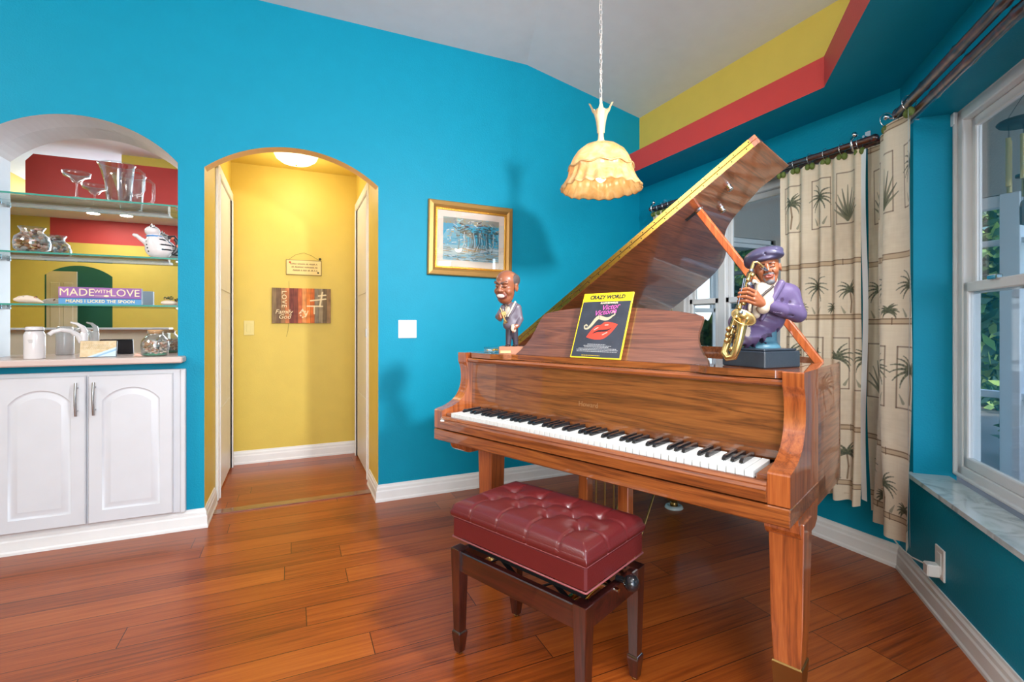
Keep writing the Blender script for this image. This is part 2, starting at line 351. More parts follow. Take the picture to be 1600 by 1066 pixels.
def arc(x0, x1, zs, zt, n=28):
    w_ = (x1-x0)/2; h = zt-zs; R = (w_*w_+h*h)/(2*h); cx = (x0+x1)/2; cz = zt-R; a = math.asin(w_/R)
    return [(cx+R*math.sin(-a+2*a*i/n), cz+R*math.cos(-a+2*a*i/n)) for i in range(n+1)]
AX0, AX1, AZS, AZT = -.43, .485, 1.94, 2.107
NX0, NX1, NZS, NZT = -1.352, -.55, 1.946, 2.126
NB = .925     # niche bottom (counter top)
def wall_face(y, flip=False, niche=True):
    """front of wall A as polygons between openings"""
    T = lambda x: 2.91 if x < 1.5 else 2.91-(x-1.5)*.2
    mb = MB(); top = 3.0
    def quad(xa, xb, za, zb): mb.add([(xa, y, za), (xb, y, za), (xb, y, zb), (xa, y, zb)], [(0, 1, 2, 3)], TEAL)
    A_ = arc(AX0, AX1, AZS, AZT); N_ = arc(NX0, NX1, NZS, NZT)
    quad(-3.7, NX0, 0, top); quad(NX0, NX1, 0, NB-.02); quad(NX1, AX0, 0, top); quad(AX1, XB+.001, 0, top)
    for arcp in (A_, N_):
        for (xa, za), (xb, zb) in zip(arcp[:-1], arcp[1:]): mb.add([(xa, y, za), (xb, y, zb), (xb, y, top), (xa, y, top)], [(0, 1, 2, 3)], TEAL)
    return mb, A_, N_
wa, ARC_A, ARC_N = wall_face(YA)
# jamb and soffit of the arch passage
JY = 3.495
for X in (AX0, AX1): wa.add([(X, YA, 0), (X, YA+.09, 0), (X, YA+.09, AZS), (X, YA, AZS)], [(0, 1, 2, 3)], YEL); wa.add([(X, YA+.09, 0), (X, JY, 0), (X, JY, 2.36), (X, YA+.09, 2.36)], [(0, 1, 2, 3)], YEL)
for (xa, za), (xb, zb) in zip(ARC_A[:-1], ARC_A[1:]): wa.add([(xa, YA, za), (xb, YA, zb), (xb, YA+.09, zb), (xa, YA+.09, za)], [(0, 1, 2, 3)], SALMON)
# back of the arch wall (a thin arched wall; the vestibule is open above behind it)
for (xa, za), (xb, zb) in zip(ARC_A[:-1], ARC_A[1:]): wa.add([(xa, YA+.09, za), (xb, YA+.09, zb), (xb, YA+.09, 2.36), (xa, YA+.09, 2.36)], [(0, 1, 2, 3)], YEL)
wa.build('wall_back', **S)
# niche lining
nl = MB(); NY = 3.263
for X in (NX0, NX1): nl.add([(X, YA, NB), (X, NY+.01, NB), (X, NY+.01, NZS), (X, YA, NZS)], [(0, 1, 2, 3)], WHITE)
for (xa, za), (xb, zb) in zip(ARC_N[:-1], ARC_N[1:]): nl.add([(xa, YA, za), (xb, YA, zb), (xb, NY+.01, zb), (xa, NY+.01, za)], [(0, 1, 2, 3)], WHITE)
nl.add([(NX0, NY+.012, NB-.05), (NX1, NY+.012, NB-.05), (NX1, NY+.012, 2.2), (NX0, NY+.012, 2.2)], [(0, 1, 2, 3)], WHITE)
nl.build('wall_niche', **S)
# vestibule
VZ = 2.35
ves = MB()
ves.add([(AX0, JY, 0), (AX0, 4.36, 0), (AX0, 4.36, VZ), (AX0, JY, VZ)], [(0, 1, 2, 3)], YEL)
ves.add([(AX0, 4.36, 0), (.52, 4.36, 0), (.52, 4.36, VZ), (AX0, 4.36, VZ)], [(0, 1, 2, 3)], YEL)
ves.add([(.5, JY, 0), (.5, 4.36, 0), (.5, 4.36, VZ), (.5, JY, VZ)], [(0, 1, 2, 3)], YEL); ves.add([(AX1, JY, 0), (.5, JY, 0), (.5, JY, VZ), (AX1, JY, VZ)], [(0, 1, 2, 3)], YEL)
ves.build('wall_hall', **S)
MB().box(AX0-.02, .52, YA+.09, 4.38, VZ, VZ+.05, YEL).build('ceiling_hall', **S)

# wall B with opening
BO0, BO1, BZ0, BZ1 = 1.463, 2.77, .45, 1.955
wb = MB()
def qx(x, ya, yb, za, zb, mt, mb): mb.add([(x, ya, za), (x, yb, za), (x, yb, zb), (x, ya, zb)], [(0, 1, 2, 3)], mt)
ZB = 2.146
qx(XB, YC, BO0, 0, ZB, TEAL, wb); qx(XB, BO1, YA+.01, 0, ZB, TEAL, wb); qx(XB, BO0, BO1, 0, BZ0, TEAL, wb); qx(XB, BO0, BO1, BZ1, ZB, TEAL, wb)
RB = 2.66
for Y in (BO0, BO1): wb.add([(XB, Y, BZ0), (RB, Y, BZ0), (RB, Y, BZ1), (XB, Y, BZ1)], [(0, 1, 2, 3)], GREYST)
wb.add([(XB, BO0, BZ1), (RB, BO0, BZ1), (RB, BO1, BZ1), (XB, BO1, BZ1)], [(0, 1, 2, 3)], GREYST)
qx(XB, .2, YA+.01, ZB, 2.75, YEL, wb)      # yellow wall above the ledge
wb.build('wall_right', **S)
# wall C (45 degrees)
def PC(u, o=0.0): return (XB-u*Q2-o*Q2, YC-u*Q2+o*Q2)     # o > 0 into the room
CU0, CU1, CZ0, CZ1, CEND = .144, 1.42, .45, 1.955, 1.95
wc = MB()
def qc(ua, ub, za, zb, mt, oa=0, ob=0, mb=wc):
    a = PC(ua, oa); b_ = PC(ub, ob); mb.add([(*a, za), (*b_, za), (*b_, zb), (*a, zb)], [(0, 1, 2, 3)], mt)
qc(0, CU0, 0, ZB, TEAL); qc(CU1, CEND, 0, ZB, TEAL); qc(CU0, CU1, 0, CZ0, TEAL); qc(CU0, CU1, CZ1, ZB, TEAL)
RC = -.145
qc(CU0, CU0, CZ0, CZ1, TEAL, 0, RC); qc(CU1, CU1, CZ0, CZ1, TEAL, 0, RC)
a, b_, c_, d_ = PC(CU0), PC(CU1), PC(CU1, RC), PC(CU0, RC)
wc.add([(*a, CZ1), (*b_, CZ1), (*c_, CZ1), (*d_, CZ1)], [(0, 1, 2, 3)], TEAL)
wc.build('wall_bay', **S)
# remaining walls, unseen but closing the room
e = PC(CEND)
mbx = MB(); mbx.add([(e[0], e[1], 0), (e[0], -3.4, 0), (e[0], -3.4, RUP), (e[0], e[1], RUP)], [(0, 1, 2, 3)], TEAL); mbx.build('wall_side', **S)
mbx = MB(); mbx.add([(-3.6, -3.4, 0), (-3.6, YA, 0), (-3.6, YA, RUP), (-3.6, -3.4, RUP)], [(0, 1, 2, 3)], YEL); mbx.build('wall_left', **S)
# soffit box above the bay: underside, red fascia, ledge
SO = .32; ZR0, ZR1 = 2.146, 2.284
kx = XB-SO; ky = YC+SO*(math.sqrt(2)-1)          # fascia corner
se = PC(CEND, SO)
sf = MB()
sf.add([(kx, YA, ZR0), (XB, YA, ZR0), (XB, YC, ZR0), (kx, ky, ZR0)], [(0, 1, 2, 3)], TEAL)
sf.add([(kx, ky, ZR0), (XB, YC, ZR0), (*PC(CEND), ZR0), (*se, ZR0)], [(0, 1, 2, 3)], TEAL)
sf.add([(kx, YA, ZR0), (kx, ky, ZR0), (kx, ky, ZR1), (kx, YA, ZR1)], [(0, 1, 2, 3)], RED)
sf.add([(kx, ky, ZR0), (*se, ZR0), (*se, ZR1), (kx, ky, ZR1)], [(0, 1, 2, 3)], RED)
sf.add([(kx, YA, ZR1), (XB, YA, ZR1), (XB, YC-1.2, ZR1), (kx, ky, ZR1)], [(0, 1, 2, 3)], YEL)
sf.build('trim_2', **S)
# ceiling: two slopes meeting in a hip
cl = MB(); k1 = .07
def z1(x, y): return 2.91+k1*(YA-y)
def z2(x, y): return 2.705+(XB-x)*.209
def hipx(y): return XB-(z1(0, y)-2.705)/.209
P0 = (hipx(YA), YA); 
yh_ = -3.4; xh = hipx(yh_)
pts = [(hipx(y), y) for y in (YA, -3.4)]
# intersection of the hip with x=-3.6
ycut = YA-(((XB+3.6)*.209+2.705)-2.91)/k1
cl.add([(-3.6, YA, z1(0, YA)), (P0[0], YA, z1(0, YA)), (-3.0, 0, 0)][:2]+[(hipx(-1.5), -1.5, z1(0, -1.5)), (-3.6, -1.5, z1(0, -1.5))], [(0, 1, 2, 3)], CEIL)
cl.add([(P0[0], YA, z2(*P0)), (XB, YA, 2.705), (XB, -1.5, 2.705), (hipx(-1.5), -1.5, z1(0, -1.5))], [(0, 1, 2, 3)], CEIL)
cl.add([(-3.6, -1.5, z1(0, -1.5)), (XB, -1.5, 3.75), (XB, -3.4, 3.75), (-3.6, -3.4, z1(0, -1.5))], [(0, 1, 2, 3)], CEIL)
cl.build('ceiling', **S)

# rooms seen in the mirror: header wall with red band, kitchen ceiling, far wall with arch
HY = -1.0
hd = MB()
def qy(y, xa, xb, za, zb, mt, mb): mb.add([(xa, y, za), (xb, y, za), (xb, y, zb), (xa, y, zb)], [(0, 1, 2, 3)], mt)
qy(HY, -2.76, -1.0, 2.59, 3.09, RED, hd); hd.add([(-2.83, HY, 2.59), (-2.76, HY, 2.59), (-2.76, HY, 3.09), (-2.83, HY, 3.0)], [(0, 1, 2, 3)], RED)
qy(HY, -1.925, -1.0, 3.09, 3.6, YEL, hd)
hd.build('wall_header', **S)
kt = MB()
kt.add([(-3.6, HY, 2.59), (-.8, HY, 2.59), (-.8, -2.07, 2.54), (-3.6, -2.07, 2.54)], [(0, 1, 2, 3)], CEIL)
kt.build('ceiling_kitchen', **S)
fk = MB(); FY = -2.07; GREEN = mat('green_paint', lin(40, 110, 95), .6)
qy(FY, -2.98, -.8, 2.215, 2.56, RED, fk); qy(FY, -3.6, -2.98, 2.215, 2.56, YEL, fk)
ka = arc(-3.035, -2.302, 1.76, 1.9, 16)
qy(FY, -3.6, -3.035, 0, 2.215, YEL, fk); qy(FY, -2.302, -.8, 0, 2.215, YEL, fk)
for (xa, za), (xb, zb) in zip(ka[:-1], ka[1:]): fk.add([(xa, FY, za), (xb, FY, zb), (xb, FY, 2.215), (xa, FY, 2.215)], [(0, 1, 2, 3)], YEL)
qy(FY-.9, -3.6, -1.6, 0, 2.2, GREEN, fk)
fk.build('wall_front', **S)
kd = MB(); kd.box(-3.2, -2.86, FY-.55, FY-.52, 0, 1.86, CREAM)
for za, zb in ((.2, .8), (.95, 1.7)):
    for xa in (-3.16, -3.01): kd.box(xa, xa+.11, FY-.53, FY-.51, za, zb, CREAM, bev=.008)
kd.build('door_3', **S)
bb = thing('breakfast_bar', 'cream half wall with a white ledge, seen in the niche mirror', 'bar', (-2.4, -.5, 0))
MB().box(-1.1, 1.06, -.08, .05, 0, 1.03, CREAM).build('panel', bb); MB().box(-1.15, 1.08, -.12, .1, 1.03, 1.055, WHITE, bev=.004).build('ledge', bb)

# baseboards
def basebd(path, name):
    """path: list of xy, interior on the left-hand side normal n; profile extruded with mitres"""
    prof = [(0, 0), (.019, 0), (.019, .012), (.0155, .02), (.0145, .062), (.011, .07), (.0105, .084), (.006, .094), (.005, .103), (0, .103)]
    P = [Vector(p) for p in path]; n = len(P); nr = []
    for i in range(n-1):
        d = (P[i+1]-P[i]).normalized(); nr.append(Vector((-d.y, d.x)))
    V = []
    for i in range(n):
        if i == 0: m_ = nr[0]
        elif i == n-1: m_ = nr[-1]
        else: m_ = (nr[i-1]+nr[i]); m_ = m_/(1+nr[i-1].dot(nr[i]))
        for (o, z) in prof: V.append((P[i].x+m_.x*o, P[i].y+m_.y*o, z))
    k = len(prof); F = [(i*k+j, i*k+(j+1) % k, (i+1)*k+(j+1) % k, (i+1)*k+j) for i in range(n-1) for j in range(k)]
    F += [tuple(range(k)), tuple(range((n-1)*k, n*k))[::-1]]
    return MB().add(V, F, TRIMW).build(name, **S)
# travelling with the room on the left-hand side
basebd([(AX0, 3.45), (AX0, YA), (-3.5, YA)], 'baseboard_left')
basebd([PC(CEND), (XB, YC), (XB, YA), (AX1, YA), (AX1, 3.45)], 'baseboard_right')
basebd([(.5, 4.36), (AX0, 4.36)], 'baseboard_hall')

# door casings in the vestibule
def casing(x, side, y0, y1, name):
    d = struct(name)
    mb = MB(); s_ = side; z = 2.035
    def bx(ya, yb, za, zb, t=.018): mb.box(min(x, x+s_*t), max(x, x+s_*t), ya, yb, za, zb, TRIMW, bev=.004)
    bx(y0, y0+.062, 0, z+.062); bx(y1-.062, y1, 0, z+.062); bx(y0+.062, y1-.062, z, z+.062)
    bx(y0+.05, y0+.062, 0, z, .024); bx(y1-.062, y1-.05, 0, z, .024)
    mb.build('door_frame', d)
    dl = MB(); xx = x+s_*.006; dl.box(min(xx, xx-s_*.04), max(xx, xx-s_*.04), y0+.07, y1-.07, .012, z-.006, TRIMW, bev=.002)
    ya, yb = y0+.14, y1-.14
    for za, zb in ((.16, .55), (.68, 1.2), (1.32, 1.88)):
        dl.box(min(xx, xx+s_*.006), max(xx, xx+s_*.006), ya, yb, za, zb, TRIMW, bev=.005)
    dl.build('door_leaf', d)
    hw = MB()
    if side > 0:
        for z_ in (.9, 1.4, 1.72): hw.box(xx, xx+.012, y0+.072, y0+.085, z_, z_+.03, NICKEL, bev=.002)
    else: hw.box(x-.03, x-.02, y0+.05, y0+.066, 1.0, 1.06, NICKEL, bev=.002)
    hw.build('hardware', d, label='small metal catch')
casing(AX0, 1, 3.50, 4.33, 'door_1'); casing(.5, -1, 3.50, 4.30, 'door_2')

# niche: white arched trim, mirror, shelves
mr = MB(); Nm = arc(NX0, NX1, NZS, NZT, 40)
poly = [(NX0, NB+.0), (NX1, NB+.0)]+Nm[::-1]
mr.prism(poly, NY, NY+.006, MIRROR, 'y'); mr.build('wall_mirror', label='arched wall mirror lining the back of the white niche', category='mirror')
SHZ = (1.163+.024, 1.437, 1.716)
def shelf(z, lab):
    t = thing('glass_shelf', lab, 'shelf', ((NX0+NX1)/2, 3.16, z), group=None)
    hw_ = (NX1-NX0)/2-.003
    MB().box(-hw_, hw_, -.068, .098, -.004, .004, SHELFG).build('glass_pane', t)
    MB().box(-hw_, hw_, -.0705, -.0682, -.0042, .0042, SHELFE).build('front_edge', t, label='green polished front edge')
    for sx in (-1, 1):
        for y in (-.03, .06): m_ = MB(); m_.box(sx*hw_-(.014 if sx > 0 else 0), sx*hw_+(.014 if sx < 0 else 0), y-.007, y+.007, -.018, -.0045, CHROME, bev=.002); m_.build('bracket', t)
shelf(SHZ[2], 'top glass shelf in the niche, holding the pitcher and stemmed glasses')
shelf(SHZ[1], 'middle glass shelf in the niche, holding the white cat teapot')
shelf(SHZ[0], 'lowest glass shelf in the niche, holding the purple sign')

# counter and cabinet
ct = MB(); ct.box(NX0-.25, -.512, 2.985, 3.092, .893, .925, mat('pink_stone_counter', lin(212, 190, 180), .3, bump=(40, .05)), bev=.006)
ct.box(NX0+.002, NX1-.002, 3.092, NY-.001, .893, .925, MATS['pink_stone_counter'])
ct.build('countertop', label='pale pinkish countertop running through the mirrored niche', category='countertop')
cb = thing('base_cabinet', 'white two door base cabinet with arched raised panels under the countertop', 'cabinet', (-.916, 3.07, 0))
body = MB(); body.box(-.90, .405, -.008, .018, .1035, .857, WHITE, bev=.003); body.build('body', cb)
bead = MB(); bead.box(.383, .405, -.018, -.008, .1035, .857, WHITE, bev=.004); bead.build('side_stile', cb)
def door(x0, x1, hx, first):
    z0, z1_ = .112, .838; d = MB(); d.box(x0, x1, -.03, -.009, z0, z1_, WHITE, bev=.005)
    # arched raised panel: groove ring + field
    ix0, ix1 = x0+.055, x1-.055; iz0 = z0+.06; zs = z1_-.125; zt = z1_-.062
    def ring(ins, zoff):
        A_ = arc(ix0+ins, ix1-ins, zs-ins*.3, zt-ins, 20); sh = []
        for (x, z) in A_: sh.append((x, z))
        return [(ix0+ins, iz0+ins), (ix1-ins, iz0+ins)]+sh[::-1]
    rings = [(0, -.0301), (.004, -.0245), (.012, -.024), (.034, -.0335), (.037, -.0335)]
    V = []; 
    for ins, y in rings: V += [(x, y, z) for x, z in ring(ins, 0)]
    n = len(ring(0, 0)); F = []
    for r_ in range(len(rings)-1):
        for i in range(n): j = (i+1) % n; F.append((r_*n+i, r_*n+j, (r_+1)*n+j, (r_+1)*n+i))
    # cut-in: front face is redrawn as frame around the ring
    fr = ring(0, 0); outer = []
    for (x, z) in fr:
        outer.append((x0+.004 if abs(x-ix0) < 1e-6 and z <= zs+.001 else (x1-.004 if abs(x-ix1) < 1e-6 and z <= zs+.001 else x), z1_-.004 if z > zs+1e-4 else (z0+.004 if z < iz0+1e-4 else z)))
    d2 = MB()
    d2.add(V, F, WHITE, True); d2.add(V, [tuple(range((len(rings)-1)*n, len(rings)*n))], WHITE)
    # front frame polygons
    yF = -.0302
    def fq(a_, b__, c__, d__): d2.add([(p[0], yF, p[1]) for p in (a_, b__, c__, d__)], [(0, 1, 2, 3)], WHITE)
    fq((x0+.004, z0+.004), (x1-.004, z0+.004), (x1-.004, iz0), (x0+.004, iz0))
    fq((x0+.004, iz0), (ix0, iz0), (ix0, zs), (x0+.004, zs)); fq((ix1, iz0), (x1-.004, iz0), (x1-.004, zs), (ix1, zs))
    A_ = arc(ix0, ix1, zs, zt, 20)
    fq((x0+.004, zs), (ix0, zs), (ix0, z1_-.004), (x0+.004, z1_-.004)); fq((ix1, zs), (x1-.004, zs), (x1-.004, z1_-.004), (ix1, z1_-.004))
    for (xa, za), (xb, zb) in zip(A_[:-1], A_[1:]): fq((xa, za), (xb, zb), (xb, z1_-.004), (xa, z1_-.004))
    # door slab without front (edges only)
    d3 = MB(); d3.box(x0, x1, -.022, -.009, z0, z1_, WHITE)
    for (xa, xb, za, zb) in ((x0, x1, z0, z0), (x0, x1, z1_, z1_)): pass
    B4 = [(x0+.004, yF, z0+.004), (x1-.004, yF, z0+.004), (x1-.004, yF, z1_-.004), (x0+.004, yF, z1_-.004), (x0, -.024, z0), (x1, -.024, z0), (x1, -.024, z1_), (x0, -.024, z1_)]
    d2.add(B4, [(0, 1, 5, 4), (1, 2, 6, 5), (2, 3, 7, 6), (3, 0, 4, 7)], WHITE); d2.v += []; 
    k = len(d2.v); 
    d2.box(x0, x1, -.0235, -.009, z0, z1_, WHITE)
    dd = d2.build('door', cb)
    h = MB(); h.tube([(hx, -.056-.008*math.sin(PI*i/10), .648+.016*i) for i in range(11)], .0055, NICKEL, 10)
    for z in (.672, .782): h.tube([(hx, -.0305, z), (hx, -.060, z)], .004, NICKEL, 8)
    h.build('handle', dd, label='brushed metal bar handle')
door(-.345, -.005, -.034, True); door(.005, .352, .034, False)
lft = MB(); lft.box(-.875, -.355, -.03, -.009, .112, .838, WHITE, bev=.005); lft.build('side_panel', cb)

# ------------------------------------------------------------------ windows
def window(name, M, W_, z0, z1_, rail_z, mull=None, fw=.045, GLASS=GLASS):
    w_ = struct(name); f = MB()
    def b(x0, x1, za, zb, y0=-.03, y1=.03, mt=VINYL, mb=f): mb.box(x0, x1, y0, y1, za, zb, mt, M, .004)
    b(0, fw, z0, z1_); b(W_-fw, W_, z0, z1_); b(0, W_, z0, z0+fw); b(0, W_, z1_-fw, z1_)
    b(.0, .014, z0, z1_, -.045, -.03); b(.0, W_, z0, z0+.014, -.045, -.03)
    if mull: b(mull-.03, mull+.03, z0, z1_)
    f.build('window_frame', w_)
    g = MB(); sp_ = [(fw, (mull-.03) if mull else W_-fw)]+([(mull+.03, W_-fw)] if mull else [])
    for (xa, xb) in sp_:
        s_ = MB(); sw = .03
        for (za, zb, ya, yb) in ((rail_z-.022, z1_-fw, 0, .022), (z0+fw, rail_z+.022, -.026, -.003)):
            b(xa, xa+sw, za, zb, ya, yb, VINYL, s_); b(xb-sw, xb, za, zb, ya, yb, VINYL, s_); b(xa, xb, za, za+sw+.012, ya, yb, VINYL, s_); b(xa, xb, zb-sw-.008, zb, ya, yb, VINYL, s_)
            g.box(xa+sw, xb-sw, (ya+yb)/2-.0015, (ya+yb)/2+.0015, za+sw, zb-sw, GLASS, M)
        s_.build('sash', w_)
    g.build('glass_pane', w_)
    lk = MB(); lk.box(xa+.2, xa+.26, -.04, -.02, rail_z+.018, rail_z+.034, CHROME, M, .003); lk.build('latch', w_)
    return w_
MBw = Matrix.Translation((RB+.005, BO1, 0)) @ Matrix.Rotation(-PI/2, 4, 'Z')      # x runs toward -Y, +y to outside(+X)
window('window_1', MBw, BO1-BO0, BZ0+.028, BZ1, 1.25, mull=.34)
p0 = PC(CU0, RC-.03)
MCw = Matrix.Translation((p0[0], p0[1], 0)) @ Matrix.Rotation(math.radians(-135), 4, 'Z')
window('window_2', MCw, CU1-CU0, CZ0+.028, CZ1, 1.235)
cap = MB(); cap.box(.002, .03, -.052, -.045, 1.90, 1.95, VINYL, MCw, .002); cap.build('window_2_clip'.replace('_2', ''), bpy.data.objects['window_2'])
# marble sills
def marble():
    m = bpy.data.materials.new('marble_sill'); m.use_nodes = True; t = m.node_tree; b = t.nodes['Principled BSDF']
    tcn = t.nodes.new('ShaderNodeTexCoord'); n = t.nodes.new('ShaderNodeTexNoise'); n.inputs['Scale'].default_value = 6; n.inputs['Detail'].default_value = 9; n.inputs['Distortion'].default_value = 2.2
    r = t.nodes.new('ShaderNodeValToRGB'); e = r.color_ramp.elements; e[0].position = .35; e[0].color = (*lin(160, 176, 180), 1); e[1].position = .56; e[1].color = (*lin(202, 218, 222), 1)
    t.links.new(tcn.outputs['Object'], n.inputs[0]); t.links.new(n.outputs[0], r.inputs[0]); t.links.new(r.outputs[0], b.inputs[0]); b.inputs['Roughness'].default_value = .12; return m
MARB = marble()
sl = MB(); sl.prism([PC(CU0-.018, .022), PC(CU0+.0, -.12), PC(CU1, -.12), PC(CU1+.018, .022)], CZ0+.0, CZ0+.018, MARB); sl.build('windowsill_bay', bpy.data.objects['window_2'])
sl = MB(); sl.box(XB-.022, RB-.03, BO0, BO1, BZ0, BZ0+.018, MARB, None, .003); sl.build('windowsill', bpy.data.objects['window_1'])

# ------------------------------------------------------------------ curtain rods
def rod(name, a, b, lab, offs, r=.0165, nodes=6, bx=()):
    t = thing(name, lab, 'curtain rod'); A_, B_ = Vector(a), Vector(b)
    for k, o in enumerate(offs):
        mb = MB(); o = Vector(o); n = 60; pts = [A_+o+(B_-A_)*i/n for i in range(n+1)]
        rr = []
        for i in range(n+1):
            f_ = (i/n*nodes) % 1; rr.append(r*(1+.16*math.exp(-((min(f_, 1-f_))/.035)**2)))
        mb.tube(pts, rr, DARKROD, 14)
        for e_, p in ((-1, pts[0]), (1, pts[-1])): mb.ball(p, (r*1.25,)*3, DARKROD, 12, 8)
        mb.build('pole', t)
    return t
rb_ = rod('curtain_rod', (2.375, 2.83, 1.925), (2.375, 1.335, 1.925), 'dark reddish brown double curtain rod above the window behind the piano', [(0, 0, 0), (.045, 0, -.008)], .0145, 5)
for y in (2.80, 1.42):
    mb = MB(); mb.tube([(XB-.002, y, 1.97), (2.44, y, 1.97)], .006, CHROME, 8)
    mb.tube([(2.375, y, 1.96), (2.352, y, 1.945), (2.350, y, 1.92), (2.362, y, 1.895), (2.40, y, 1.888), (2.44, y, 1.90), (XB-.002, y, 1.925)], .0055, CHROME, 8)
    mb.ball((2.375, y, 1.968), .013, CHROME, 12, 8); mb.box(XB-.006, XB-.0005, y-.012, y+.012, 1.93, 2.0, CHROME); mb.build('bracket', rb_)
pa_, pb_ = PC(.30, .10), PC(1.5, .10)
rc_ = rod('curtain_rod', (*pa_, 1.93), (*pb_, 1.93), 'dark bamboo double curtain rod above the near right window', [(0, 0, .0), (.022, -.022, -.032)], .017, 5)
mb = MB(); q0 = PC(.24, .06); mb.tube([(*PC(.2, .0), 1.93), (*PC(.2, .10), 1.95)], .006, CHROME, 8); mb.ball((*PC(.2, .11), 1.955), .013, CHROME, 12, 8); mb.build('bracket', rc_)

# ------------------------------------------------------------------ curtains with printed palms
def palm(c, x, y, h, s_=1.0, kind=0):
    G1, G2, BR = lin(122, 124, 98), lin(88, 94, 76), lin(140, 112, 82)
    R_ = random.Random(int(x*1000+y*77))
    if kind == 2:     # upright leafy plant
        for k in range(9):
            a = PI/2+(k-4)*.28; L = h*(.8-.05*abs(k-4)); c.line((x, y), (x+L*math.cos(a)*.7, y+L*math.sin(a)), .009*s_, G2 if k % 2 else G1, .85, .002)
        return
    top = y+h*.62
    if kind == 0:
        c.path([(x, y), (x+.006*s_, y+h*.3), (x-.002, top)], .0042*s_, BR, .9)
        for k in (-1, 1): c.line((x+k*.03*s_, y), (x+k*.045*s_, y+.03*s_), .006*s_, G1, .7, .001)
    else: top = y+.02
    for k in range(11):
        a = PI*(-.12+1.24*k/10)+R_.uniform(-.08, .08); L = h*.4*R_.uniform(.85, 1.1); px_, py_ = x, top
        for j in range(6):
            aa = a-(1 if math.cos(a) > 0 else -1)*j*.20; nx_, ny_ = px_+L/6*math.cos(aa), py_+L/6*math.sin(aa)
            c.line((px_, py_), (nx_, ny_), .0062*s_*(1-j/7), G2 if (k+j) % 3 else G1, .85); px_, py_ = nx_, ny_
def curtain_canvas(w, h, seed):
    c = Canvas(w, h, int(w/.0021), int(h/.0021), lin(240, 224, 198)); c.c += c.noise(.05, .05, .004, seed)[..., None]+c.noise(.06, .004, .05, seed+1)[..., None]*.5
    BR, DK = lin(150, 120, 88), lin(120, 92, 70); R_ = random.Random(seed)
    def bam(y):
        c.rect(0, w, y-.013, y+.013, lin(206, 178, 142), .8); c.rect(0, w, y+.008, y+.012, DK, .8); c.rect(0, w, y-.012, y-.008, DK, .8)
        x = R_.uniform(0, .1)
        while x < w: c.rect(x, x+.004, y-.015, y+.015, DK, .8); x += R_.uniform(.1, .2)
    y0 = .085
    for base in (0, .78, 1.56):
        bam(y0+base); 
        x = R_.uniform(.05, .12); k = 0
        while x < w: palm(c, x, y0+base+.02, R_.uniform(.15, .2) if k % 2 == 0 else .1, 1.0, 0 if k % 2 == 0 else 1); x += R_.uniform(.09, .13); k += 1
        bam(y0+base+.26)
        c.c += (c.noise(.09, .02, .02, seed+5)*((c.y > y0+base+.29) & (c.y < y0+base+.43)))[..., None]*np.array([1, 1, .9])
        x = R_.uniform(0, .05)
        while x < w:
            pw = R_.uniform(.10, .15); z_ = y0+base+.44
            for (xa, ya, xb, yb) in ((x, z_, x+pw, z_), (x, z_+.24, x+pw, z_+.24), (x, z_, x, z_+.24), (x+pw, z_, x+pw, z_+.24)): c.line((xa, ya), (xb, yb), .0028, DK, .75)
            c.rect(x+.004, x+pw-.004, z_+.004, z_+.236, lin(240, 226, 200), .5)
            palm(c, x+pw/2, z_+.02, .2, 1.1, R_.choice((0, 0, 2))); x += pw+R_.uniform(.04, .08)
    c.c = np.clip(c.c, 0, 1); return c.c
CURT = vcol('palm_print_fabric', .85, bump=(900, .1), trans=.25)
LEAF = mat('olive_leaf', lin(96, 112, 48), .6)
